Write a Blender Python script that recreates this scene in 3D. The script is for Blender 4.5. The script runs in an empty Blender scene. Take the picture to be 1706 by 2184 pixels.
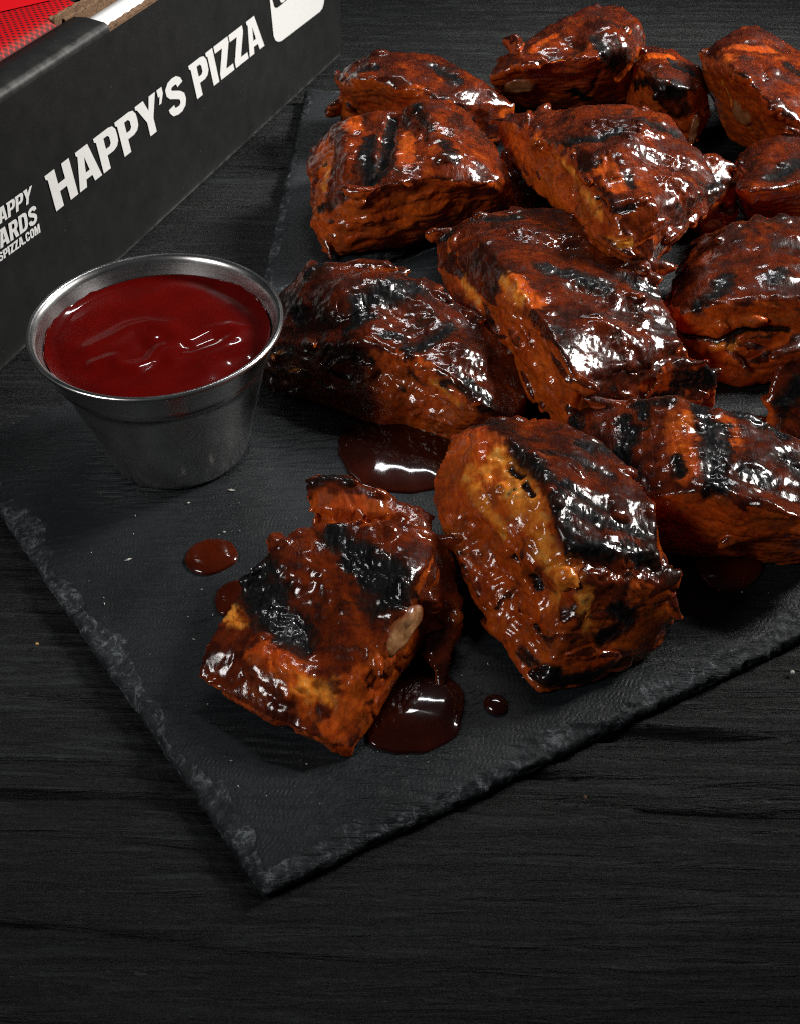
import bpy, bmesh, math, random
import numpy as np
from mathutils import Vector, Matrix
from mathutils.bvhtree import BVHTree
from mathutils.geometry import tessellate_polygon

random.seed(7)
SC = bpy.context.scene
COL = SC.collection

# ------------------------------------------------------------------ camera
T = 0.0045            # slate thickness: slate tops lie at z = T, the table at z = 0
H = 0.200            # camera height over the slate tops
TH = math.radians(44.85)
F, CX, CY = 2258.0, 853.0, 1092.0     # measured on the photograph at 1706 x 2184
cam_d = bpy.data.cameras.new('camera')
cam = bpy.data.objects.new('camera', cam_d)
COL.objects.link(cam)
cam.location = (0, 0, H + T)
cam.rotation_euler = (math.pi / 2 - TH, 0, 0)
cam_d.sensor_fit = 'HORIZONTAL'
cam_d.sensor_width = 36
cam_d.lens = F / 1706 * 36
cam_d.clip_start, cam_d.clip_end = 0.01, 20
cam_d.dof.use_dof = True
cam_d.dof.focus_distance = 0.272
cam_d.dof.aperture_fstop = 64
SC.camera = cam

# ------------------------------------------------------------------ world, lamps, exposure
SC.view_settings.view_transform = 'Standard'
SC.view_settings.look = 'None'
SC.view_settings.exposure = 0
SC.view_settings.gamma = 1
SC.cycles.use_denoising = False
SC.cycles.use_adaptive_sampling = False
SC.cycles.pixel_filter_type = 'BLACKMAN_HARRIS'
SC.cycles.filter_width = 1.05
SC.cycles.max_bounces = 6
SC.cycles.diffuse_bounces = 3
SC.cycles.glossy_bounces = 4
SC.cycles.transmission_bounces = 3
SC.cycles.sample_clamp_indirect = 0.6
SC.cycles.caustics_reflective = False
SC.cycles.blur_glossy = 1.5
wd = bpy.data.worlds.new('World')
SC.world = wd
wd.use_nodes = True
wd.node_tree.nodes['Background'].inputs[0].default_value = (0.80, 0.92, 1.0, 1)
wd.node_tree.nodes['Background'].inputs[1].default_value = 0.020


def lamp(name, loc, aim, size, sizey, power, color, spread):
    d = bpy.data.lights.new(name, 'AREA')
    d.shape = 'RECTANGLE'
    d.size, d.size_y = size, sizey
    d.energy, d.color = power, color
    d.spread = math.radians(spread)          # narrowed beam, added so the foreground falls off dark
    o = bpy.data.objects.new(name, d)
    COL.objects.link(o)
    o.location = loc
    o.rotation_euler = (Vector(aim) - Vector(loc)).to_track_quat('-Z', 'Y').to_euler()
    return o


lamp('key_softbox', (0.56, 0.53, 0.46), (-0.02, 0.39, 0.0), 0.18, 0.18, 1.45, (1.0, 0.97, 0.93), 52)
lamp('top_strip', (0.08, 0.72, 0.70), (0.0, 0.40, 0.0), 0.34, 0.020, 0.26, (0.97, 0.98, 1.0), 70)
lamp('fill_softbox', (-0.43, -0.05, 0.42), (0.0, 0.34, 0.0), 0.17, 0.17, 0.28, (1.0, 0.97, 0.95), 56)

# ------------------------------------------------------------------ helpers
CAM = np.array([0, 0, H + T])
FW = np.array([0, math.cos(TH), -math.sin(TH)])
UP = np.array([0, math.sin(TH), math.cos(TH)])


def ray(px, py):
    d = FW * F + np.array([1.0, 0, 0]) * (px - CX) - UP * (py - CY)
    return d / np.linalg.norm(d)


def at(px, py, mm=0.0, base=T):
    """the place on the level `mm` above the slate (or table) that stands at this spot of the photograph"""
    d = ray(px, py)
    return CAM + d * ((base + mm / 1000 - CAM[2]) / d[2])


def pnoise(P, seed=0):
    P = np.asarray(P, float) + seed * 17.31
    I = np.floor(P).astype(np.int64)
    f = P - I
    u = f * f * f * (f * (f * 6 - 15) + 10)
    out = 0
    for dx in (0, 1):
        for dy in (0, 1):
            for dz in (0, 1):
                h = (I[:, 0] + dx) * 374761393 + (I[:, 1] + dy) * 668265263 + (I[:, 2] + dz) * 2147483647
                h = (h ^ (h >> 13)) * 1274126177
                h = (h ^ (h >> 16)) & 0xFFFF
                a = h * (2 * math.pi / 65536.0)
                z = ((h * 7919) & 0xFFFF) / 32767.5 - 1
                r = np.sqrt(np.maximum(0, 1 - z * z))
                g = r * np.cos(a) * (f[:, 0] - dx) + r * np.sin(a) * (f[:, 1] - dy) + z * (f[:, 2] - dz)
                w = (u[:, 0] if dx else 1 - u[:, 0]) * (u[:, 1] if dy else 1 - u[:, 1]) * (u[:, 2] if dz else 1 - u[:, 2])
                out = out + w * g
    return out * 1.5


def fbm(P, seed=0, octs=4, gain=0.5):
    a, s, o = 1.0, 0, np.asarray(P, float)
    for k in range(octs):
        s = s + a * pnoise(o, seed + k)
        o = o * 2.03
        a *= gain
    return s


def sstep(a, b, x):
    t = np.clip((x - a) / (b - a), 0, 1)
    return t * t * (3 - 2 * t)


def tag(o, label=None, cat=None, group=None, kind=None):
    if label: o['label'] = label
    if cat: o['category'] = cat
    if group: o['group'] = group
    if kind: o['kind'] = kind
    return o


def mesh_obj(name, verts, faces, mat, parent=None, origin=None, smooth=True, attrs=None):
    verts = np.asarray(verts, float)
    if origin is None:
        origin = np.array([0, 0, 0.0]) if parent is not None else np.array(
            [(verts[:, 0].min() + verts[:, 0].max()) / 2, (verts[:, 1].min() + verts[:, 1].max()) / 2, verts[:, 2].min()])
    if parent is not None:
        origin = np.array(parent.matrix_basis.translation)
    me = bpy.data.meshes.new(name)
    if isinstance(faces, np.ndarray) and faces.ndim == 2:
        n, k = faces.shape
        me.vertices.add(len(verts))
        me.vertices.foreach_set('co', (verts - origin).astype(np.float32).ravel())
        me.loops.add(n * k)
        me.loops.foreach_set('vertex_index', faces.astype(np.int32).ravel())
        me.polygons.add(n)
        me.polygons.foreach_set('loop_start', np.arange(n, dtype=np.int32) * k)
        me.update(calc_edges=True)
    else:
        me.from_pydata([tuple(v) for v in (verts - origin)], [], [tuple(int(i) for i in f) for f in faces])
    for k, v in (attrs or {}).items():
        a = me.attributes.new(k, 'FLOAT', 'POINT')
        a.data.foreach_set('value', np.asarray(v, np.float32))
    if smooth:
        me.polygons.foreach_set('use_smooth', np.ones(len(me.polygons), bool))
    me.validate()
    me.materials.append(mat)
    o = bpy.data.objects.new(name, me)
    COL.objects.link(o)
    if parent is not None:
        o.parent = parent
    else:
        o.location = origin
    return o


def grid_faces(nu, nv, wrap=False):
    i = np.arange(nu if wrap else nu - 1)[:, None]
    j = np.arange(nv - 1)[None, :]
    i2 = (i + 1) % nu
    return np.stack([i * nv + j, i2 * nv + j, i2 * nv + j + 1, i * nv + j + 1], -1).reshape(-1, 4)


# ------------------------------------------------------------------ materials
class NT:
    def __init__(s, name):
        s.m = bpy.data.materials.new(name)
        s.m.use_nodes = True
        s.t = s.m.node_tree
        s.b = s.t.nodes['Principled BSDF']

    def n(s, kind, **kw):
        nd = s.t.nodes.new(kind)
        for k, v in kw.items():
            if k.startswith('i_'):
                key = k[2:]
                sock = nd.inputs[int(key)] if key.isdigit() else nd.inputs[key.replace('_', ' ')]
                s.set(sock, v)
            else:
                setattr(nd, k, v)
        return nd

    def set(s, sock, v):
        if isinstance(v, bpy.types.NodeSocket):
            s.t.links.new(v, sock)
        else:
            sock.default_value = v

    def B(s, **kw):
        for k, v in kw.items():
            s.set(s.b.inputs[k.replace('_', ' ')], v)

    def attr(s, name):
        return s.n('ShaderNodeAttribute', attribute_name=name).outputs['Fac']

    def math(s, op, a, b=0.0, c=0.0, clamp=False):
        nd = s.n('ShaderNodeMath', operation=op, use_clamp=clamp)
        s.set(nd.inputs[0], a); s.set(nd.inputs[1], b); s.set(nd.inputs[2], c)
        return nd.outputs[0]

    def mapr(s, v, a, b, c=0.0, d=1.0):
        nd = s.n('ShaderNodeMapRange', interpolation_type='SMOOTHSTEP')
        s.set(nd.inputs[0], v)
        for k, x in zip((1, 2, 3, 4), (a, b, c, d)): nd.inputs[k].default_value = x
        return nd.outputs[0]

    def mix(s, f, a, b):
        nd = s.n('ShaderNodeMix', data_type='RGBA')
        s.set(nd.inputs[0], f)
        s.set(nd.inputs[6], a if isinstance(a, bpy.types.NodeSocket) else (*a, 1))
        s.set(nd.inputs[7], b if isinstance(b, bpy.types.NodeSocket) else (*b, 1))
        return nd.outputs[2]

    def coord(s, scale=(1, 1, 1), rot=(0, 0, 0), shift=None, rnd=True):
        tc = s.n('ShaderNodeTexCoord')
        v = tc.outputs['Object']
        if rnd:
            oi = s.n('ShaderNodeObjectInfo')
            va = s.n('ShaderNodeVectorMath', operation='MULTIPLY_ADD')
            s.set(va.inputs[0], oi.outputs['Random'])
            va.inputs[1].default_value = (3.1, 1.7, 2.3)
            s.set(va.inputs[2], v)
            v = va.outputs[0]
        mp = s.n('ShaderNodeMapping')
        s.set(mp.inputs[0], v)
        mp.inputs['Scale'].default_value = scale
        mp.inputs['Rotation'].default_value = rot
        return mp.outputs[0]

    def noise(s, vec, scale, detail=5, rough=0.55, dist=0.0):
        nd = s.n('ShaderNodeTexNoise')
        s.set(nd.inputs['Vector'], vec)
        nd.inputs['Scale'].default_value = scale
        nd.inputs['Detail'].default_value = detail
        nd.inputs['Roughness'].default_value = rough
        nd.inputs['Distortion'].default_value = dist
        return nd.outputs['Fac']

    def ramp(s, f, stops):
        nd = s.n('ShaderNodeValToRGB')
        s.set(nd.inputs[0], f)
        e = nd.color_ramp.elements
        while len(e) < len(stops): e.new(0.5)
        for k, (p, c) in enumerate(stops):
            e[k].position = p
            e[k].color = (*c, 1) if len(c) == 3 else c
        return nd.outputs[0]

    def bump(s, h, strength, dist, normal=None):
        nd = s.n('ShaderNodeBump')
        s.set(nd.inputs['Height'], h)
        nd.inputs['Strength'].default_value = strength
        nd.inputs['Distance'].default_value = dist
        if normal is not None: s.set(nd.inputs['Normal'], normal)
        return nd.outputs[0]


def mat_rib():
    m = NT('glazed_rib_meat')
    v = m.coord()
    char, meat, fat = m.attr('char'), m.attr('meat'), m.attr('fat')
    n_big = m.noise(v, 95, 6, 0.6, 0.4)
    n_mid = m.noise(v, 320, 6, 0.62, 0.3)
    n_fine = m.noise(v, 1150, 4, 0.6)
    fib = m.noise(m.coord(scale=(1, 0.16, 1), rot=(0.2, 0.1, 0.6)), 900, 4, 0.55)
    g = m.math('ADD', m.math('MULTIPLY', n_big, 0.65), m.math('MULTIPLY', n_mid, 0.35))
    glaze = m.ramp(g, [(0.31, (0.009, 0.0022, 0.0013)), (0.44, (0.026, 0.0038, 0.0013)),
                       (0.57, (0.074, 0.0095, 0.0018)), (0.72, (0.26, 0.042, 0.0045))])
    amb = m.n('ShaderNodeAttribute', attribute_name='amber', attribute_type='OBJECT').outputs['Fac']
    rich = m.ramp(g, [(0.32, (0.012, 0.0024, 0.0012)), (0.46, (0.050, 0.0062, 0.0013)), (0.59, (0.17, 0.0220, 0.0022)), (0.70, (0.40, 0.085, 0.007))])
    glaze = m.mix(amb, glaze, rich)
    g2 = m.math('ADD', m.math('MULTIPLY', n_big, 0.55), m.math('MULTIPLY', fib, 0.45))
    flesh = m.ramp(g2, [(0.26, (0.10, 0.0095, 0.0014)), (0.42, (0.26, 0.0310, 0.0028)),
                        (0.58, (0.42, 0.0700, 0.0055)), (0.76, (0.58, 0.140, 0.012))])
    fatc = m.ramp(n_mid, [(0.32, (0.50, 0.105, 0.008)), (0.55, (0.72, 0.245, 0.026)), (0.72, (0.80, 0.42, 0.10))])
    mf = m.math('ADD', meat, m.math('MULTIPLY', m.math('SUBTRACT', n_mid, 0.5), 0.9))
    col = m.mix(m.mapr(mf, 0.3, 0.7), glaze, flesh)
    brown = m.mapr(m.noise(v, 140, 5, 0.6, 0.5), 0.42, 0.66)
    flesh = m.mix(m.math('MULTIPLY', brown, 0.5), flesh, (0.105, 0.0300, 0.0068))
    burn = m.mapr(m.noise(v, 82, 7, 0.68, 0.7), 0.50, 0.64)
    glaze = m.mix(m.math('MULTIPLY', burn, 0.85), glaze, (0.012, 0.0042, 0.0024))
    col = m.mix(m.mapr(mf, 0.3, 0.7), glaze, flesh)
    ff = m.math('ADD', fat, m.math('MULTIPLY', m.math('SUBTRACT', n_mid, 0.5), 1.1))
    col = m.mix(m.mapr(ff, 0.34, 1.20), col, fatc)
    # scattered burnt flecks
    flk = m.mapr(m.noise(v, 210, 5, 0.68, 0.6), 0.60, 0.67)
    col = m.mix(m.math('MULTIPLY', flk, 0.6), col, (0.014, 0.006, 0.004))
    cf = m.math('ADD', char, m.math('MULTIPLY', m.math('SUBTRACT', n_mid, 0.5), 1.3))
    col = m.mix(m.mapr(cf, 0.0, 0.50), col, (0.016, 0.0052, 0.0030))
    cfac = m.mapr(cf, 0.46, 0.92)
    col = m.mix(cfac, col, m.ramp(n_fine, [(0.35, (0.0020, 0.0020, 0.0022)), (0.7, (0.0080, 0.0078, 0.0080))]))
    wet = m.mapr(n_big, 0.40, 0.56)
    rough = m.math('ADD', m.math('MULTIPLY', cfac, 0.10), m.math('MULTIPLY', m.math('SUBTRACT', 1.0, wet), 0.16))
    m.B(Base_Color=col, Roughness=m.math('ADD', rough, 0.26), Specular_IOR_Level=0.07)
    m.B(Subsurface_Weight=m.math('MULTIPLY', m.math('SUBTRACT', 1.0, cfac), 0.28), Subsurface_Scale=0.003)
    m.b.inputs['Subsurface Radius'].default_value = (1.0, 0.32, 0.10)
    m.B(Coat_Weight=m.math('MULTIPLY', m.math('SUBTRACT', 1.0, m.math('MULTIPLY', cfac, 0.22)), m.mapr(n_big, 0.36, 0.52, 0.30, 1.0)), Coat_IOR=1.5,
        Coat_Roughness=m.math('ADD', m.math('MULTIPLY', rough, 0.35), 0.05))
    wr = m.noise(m.coord(scale=(1, 0.35, 1), rot=(0, 0.3, 0.9)), 520, 5, 0.6, 0.8)
    b1 = m.bump(wr, 0.11, 0.0009)
    b2 = m.bump(n_fine, 0.15, 0.00025, b1)
    b3 = m.bump(fib, 0.5, 0.0006, b2)
    m.B(Normal=b3, Coat_Normal=b2)
    return m.m


def mat_bone(name='cut_bone', k=1.0):
    m = NT(name)
    v = m.coord()
    c = m.ramp(m.noise(v, 260, 5, 0.6), [(0.3, (0.26 * k, 0.095 * k, 0.030 * k)), (0.55, (0.50 * k, 0.27 * k ** 1.3, 0.12 * k ** 1.6)), (0.8, (0.62 * k, 0.42 * k ** 1.3, 0.25 * k ** 1.6))])
    rr = m.math('ADD', m.attr('rad'), m.math('MULTIPLY', m.math('SUBTRACT', m.noise(v, 420, 5, 0.65), 0.5), 0.9))
    c = m.mix(m.mapr(rr, 0.62, 1.05), c, (0.16, 0.032, 0.006))
    c = m.mix(m.math('MULTIPLY', m.mapr(m.noise(v, 150, 4, 0.6), 0.50, 0.62), 0.6), c, (0.15, 0.045, 0.012))
    m.B(Base_Color=c, Roughness=0.34, Coat_Weight=0.5, Coat_Roughness=0.15, Subsurface_Weight=0.2, Subsurface_Scale=0.002)
    m.B(Normal=m.bump(m.noise(v, 900, 4), 0.3, 0.0003))
    return m.m


def mat_slate():
    m = NT('slate_stone')
    v = m.coord(rnd=False)
    chip = m.attr('chip')
    rip = m.attr('ripple')
    n1 = m.noise(v, 45, 7, 0.6)
    n2 = m.noise(v, 900, 5, 0.65)
    n3 = m.noise(v, 2600, 3, 0.6)
    veins = m.noise(v, 170, 9, 0.72, 1.2)
    web = m.math('SUBTRACT', 1.0, m.math('MULTIPLY', m.math('ABSOLUTE', m.math('SUBTRACT', m.noise(v, 230, 6, 0.66, 0.8), 0.5)), 22.0), clamp=True)
    lay = m.noise(m.coord(scale=(0.13, 1, 1), rot=(0, 0, -0.42), rnd=False), 620, 4, 0.6, 0.6)
    layz = m.math('MULTIPLY', lay, m.mapr(m.noise(v, 17, 3), 0.40, 0.60, 0.15, 1.0))
    col = m.ramp(m.math('ADD', m.math('MULTIPLY', n1, 0.6), m.math('MULTIPLY', n2, 0.4)),
                 [(0.35, (0.0062, 0.0076, 0.0087)), (0.65, (0.0130, 0.0157, 0.0178))])
    ccol = m.ramp(veins, [(0.42, (0.0075, 0.0092, 0.0105)), (0.60, (0.020, 0.024, 0.027)), (0.70, (0.07, 0.079, 0.085))])
    ccol = m.mix(m.math('MULTIPLY', web, m.mapr(veins, 0.46, 0.60)), ccol, (0.105, 0.118, 0.126))
    cf = m.mapr(m.math('ADD', chip, m.math('MULTIPLY', m.math('SUBTRACT', veins, 0.5), 1.0)), 0.35, 0.6)
    col = m.mix(cf, col, ccol)
    dust = m.mapr(m.noise(v, 1500, 2, 0.5), 0.735, 0.78)
    col = m.mix(m.math('MULTIPLY', dust, 0.6), col, (0.16, 0.165, 0.17))
    m.B(Base_Color=col, Roughness=m.math('ADD', 0.40, m.math('MULTIPLY', m.math('ADD', cf, n2), 0.17)), Specular_IOR_Level=0.24)
    b0 = m.bump(rip, 0.7, 0.0006)
    b0 = m.bump(layz, 1.0, 0.0014, b0)
    b1 = m.bump(n2, 0.38, 0.0004, b0)
    b2 = m.bump(n3, 0.5, 0.00016, b1)
    m.B(Normal=b2)
    return m.m


def mat_wood():
    m = NT('charred_black_wood')
    v = m.coord(scale=(0.075, 1, 1))
    g1 = m.noise(v, 330, 8, 0.66, 1.3)
    g2 = m.noise(v, 1300, 4, 0.65, 0.5)
    spk = m.mapr(m.noise(m.coord(scale=(0.4, 1, 1)), 700, 3, 0.55), 0.70, 0.76)
    dep = m.attr('crack')
    col = m.ramp(g1, [(0.40, (0.0012, 0.0014, 0.0015)), (0.52, (0.0040, 0.0047, 0.0051)), (0.68, (0.016, 0.0188, 0.0203))])
    col = m.mix(m.math('MULTIPLY', spk, 0.5), col, (0.055, 0.058, 0.060))
    col = m.mix(dep, col, (0.0025, 0.0026, 0.0027))
    m.B(Base_Color=col, Roughness=m.math('ADD', 0.42, m.math('MULTIPLY', g2, 0.2)), Specular_IOR_Level=0.24)
    b1 = m.bump(g1, 1.0, 0.0016)
    b2 = m.bump(g2, 0.7, 0.0005, b1)
    m.B(Normal=b2)
    return m.m


def mat_steel(dirty=False):
    m = NT('brushed_steel' + ('_inside' if dirty else ''))
    ring = m.noise(m.coord(scale=(0.05, 0.05, 1), rnd=False), 1500, 3, 0.5)
    sm = m.noise(m.coord(rnd=False), 110, 6, 0.6)
    spk = m.mapr(m.noise(m.coord(rnd=False), 1400, 2, 0.5), 0.73, 0.77)
    col = m.ramp(sm, [(0.3, (0.50, 0.49, 0.48)), (0.7, (0.64, 0.635, 0.63))])
    col = m.mix(m.math('MULTIPLY', spk, 0.08), col, (0.8, 0.8, 0.8))
    m.B(Base_Color=col, Metallic=1.0,
        Roughness=m.math('ADD', 0.13, m.math('MULTIPLY', m.math('ADD', ring, sm), 0.11)))
    m.B(Normal=m.bump(ring, 0.05, 0.00006))
    return m.m


def mat_sauce(name, dark, lite, coat=0.06):
    m = NT(name)
    n = m.noise(m.coord(), 130, 4, 0.5)
    m.B(Base_Color=m.ramp(n, [(0.35, dark), (0.7, lite)]), Roughness=0.3, Specular_IOR_Level=0.02, Coat_Weight=0.85, Coat_Roughness=coat,
        Subsurface_Weight=0.12, Subsurface_Scale=0.0015)
    m.b.inputs['Subsurface Radius'].default_value = (1.0, 0.2, 0.1)
    m.B(Normal=m.bump(m.noise(m.coord(), 420, 3, 0.5), 0.04, 0.0008))
    return m.m


def mat_plain(name, col, rough=0.6, bump=0.0, scale=900, spec=0.5, var=0.25):
    m = NT(name)
    n = m.noise(m.coord(rnd=False), scale, 5, 0.6)
    lo = tuple(c * (1 - var) for c in col)
    hi = tuple(min(1, c * (1 + var)) for c in col)
    m.B(Base_Color=m.ramp(n, [(0.3, lo), (0.7, hi)]), Roughness=rough, Specular_IOR_Level=spec)
    if bump: m.B(Normal=m.bump(n, bump, 0.0003))
    return m.m


def mat_blackcard():
    m = NT('black_printed_card')
    v = m.coord(rnd=False)
    n = m.noise(v, 120, 6, 0.6)
    spk = m.mapr(m.noise(v, 620, 2, 0.5), 0.755, 0.785)
    wear_highlight = m.math('MULTIPLY', m.attr('wear_highlight'), m.mapr(m.noise(v, 260, 6, 0.6), 0.25, 0.80))
    col = m.ramp(n, [(0.3, (0.0062, 0.0066, 0.0067)), (0.7, (0.0108, 0.0112, 0.0112))])
    col = m.mix(m.math('MULTIPLY', spk, 0.22), col, (0.25, 0.25, 0.24))
    col = m.mix(m.math('MULTIPLY', wear_highlight, 0.6), col, (0.13, 0.13, 0.12))  # worn foot of the wall, plus the fold's highlight painted in
    m.B(Base_Color=col, Roughness=0.5, Specular_IOR_Level=0.16, Normal=m.bump(m.noise(v, 700, 5), 0.25, 0.0002))
    return m.m


def mat_lid():
    """red print with a halftone of dark dots that grow towards the front fold"""
    m = NT('red_halftone_print')
    uvx, uvy = m.attr('pu'), m.attr('pv')         # metres along and behind the fold
    k = 1 / 0.0027
    def cell(o):
        x = m.math('FRACT', m.math('MULTIPLY_ADD', uvx, k, o))
        y = m.math('FRACT', m.math('MULTIPLY_ADD', uvy, k, o))
        x = m.math('SUBTRACT', x, 0.5); y = m.math('SUBTRACT', y, 0.5)
        return m.math('SQRT', m.math('ADD', m.math('MULTIPLY', x, x), m.math('MULTIPLY', y, y)))
    d = m.math('MINIMUM', cell(0.0), cell(0.5))
    rad = m.n('ShaderNodeMapRange')
    m.set(rad.inputs[0], uvy)
    for i, x in zip((1, 2, 3, 4), (-0.006, 0.0025, 0.52, 0.20)): rad.inputs[i].default_value = x
    dot = m.math('LESS_THAN', d, rad.outputs[0])
    col = m.mix(m.math('MULTIPLY', dot, 0.94), (0.36, 0.0012, 0.0042), (0.012, 0.005, 0.006))
    wear_highlight = m.math('MULTIPLY', m.attr('wear_highlight'), 0.16)
    col = m.mix(wear_highlight, col, (0.55, 0.16, 0.12))  # rounded front fold painted paler
    m.B(Base_Color=col, Roughness=0.6, Specular_IOR_Level=0.12)
    return m.m


M_RIB, M_BONE, M_SLATE, M_WOOD = mat_rib(), mat_bone(), mat_slate(), mat_wood()
M_BONE_SHADE = mat_bone('shaded_bone', 0.50)  # darker bone: shade of the back row put into its colour
M_STEEL = mat_steel()
M_SAUCE = mat_sauce('red_barbecue_sauce', (0.056, 0.0009, 0.0003), (0.074, 0.0012, 0.0004))
M_DRIP = mat_sauce('brown_barbecue_sauce', (0.018, 0.0026, 0.0012), (0.030, 0.0042, 0.0016))
M_DROP = mat_sauce('thin_barbecue_sauce', (0.040, 0.0046, 0.0012), (0.062, 0.0076, 0.0016))
M_CARD = mat_blackcard()
M_LID = mat_lid()
M_WHITE = mat_plain('white_print', (0.49, 0.49, 0.48), 0.6, var=0.05, spec=0.2)
M_LINER = mat_plain('white_paper_liner', (0.74, 0.74, 0.73), 0.6, 0.1, var=0.06)
M_KRAFT = mat_plain('brown_corrugated_edge', (0.115, 0.066, 0.036), 0.8, 0.6, 1200, 0.2, 0.5)
M_RED = mat_plain('flat_red_print', (0.47, 0.0020, 0.0060), 0.6, var=0.04, spec=0.12)
M_SALT = mat_plain('pale_crumb', (0.55, 0.53, 0.47), 0.5, 0.4, 2500)
M_CRUMB = mat_plain('golden_crumb', (0.34, 0.20, 0.045), 0.5, 0.4, 2500)

# ------------------------------------------------------------------ the table: planks of charred wood
table = bpy.data.objects.new('table', None)
COL.objects.link(table)
tag(table, 'black charred wooden table top of long planks', kind='structure')


def plank(y0, y1, k):
    x0, x1 = -0.62, 0.62
    nx = 210
    ny = int((y1 - y0) / 0.00062)
    X, Y = np.meshgrid(np.linspace(x0, x1, nx), np.linspace(y0, y1, ny), indexing='ij')
    x, y = X.ravel(), Y.ravel()
    z = 0 * x
    P = np.stack([x, y, z], 1)
    warp = 0.0080 * pnoise(P * np.array([6, 9, 1]), k + 3) + 0.0026 * pnoise(P * np.array([20, 34, 1]), k + 5) + 0.0007 * pnoise(P * np.array([60, 110, 1]), k + 6)
    yy = y + warp + x * 0.03
    G = np.stack([x * 5.0, yy * 330, z + k * 5.7], 1)
    g = fbm(G, k, 3, 0.6)
    rid = np.abs(pnoise(np.stack([x * 5, yy * 230, z + k], 1), k + 11))
    fine = pnoise(np.stack([x * 16, yy * 900, z + k], 1), k + 17)
    crk = pnoise(np.stack([x * 8.5, yy * 210, z + 2 * k], 1), k + 23)
    crk2 = pnoise(np.stack([x * 5.0, yy * 80, z + 2 * k], 1), k + 24)
    crack = np.maximum(sstep(0.30, 0.62, crk + 0.12 * fine), sstep(0.48, 0.64, crk2 + 0.1 * fine))
    edge = np.minimum(y - y0, y1 - y)
    seam = 1 - sstep(0.0, 0.0006, edge + 0.0004 * fine)
    h = 0.00055 * g + 0.0011 * (rid - 0.3) + 0.00026 * fine - 0.0022 * crack - 0.0005 * seam
    h = h - 0.0012
    h = np.minimum(h, -0.0002)
    o = mesh_obj('plank', np.stack([x, y, h], 1), grid_faces(nx, ny)[:, ::-1], M_WOOD, table,
                 attrs={'crack': np.clip(crack * 0.85 + seam * 0.7 + sstep(0.0, -0.5, g) * 0.5, 0, 1)})
    return o


ys = [-0.02, 0.058, 0.172, 0.288, 0.404, 0.518, 0.70]
for k in range(6):
    plank(ys[k] + 0.00012, ys[k + 1] - 0.00012, k)
sub = [(-0.62, -0.02, -0.012), (0.62, -0.02, -0.012), (0.62, 0.70, -0.012), (-0.62, 0.70, -0.012)]
mesh_obj('underside_board', sub, [(0, 1, 2, 3)], M_WOOD, table, smooth=False, attrs={'crack': [1, 1, 1, 1]})


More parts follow.
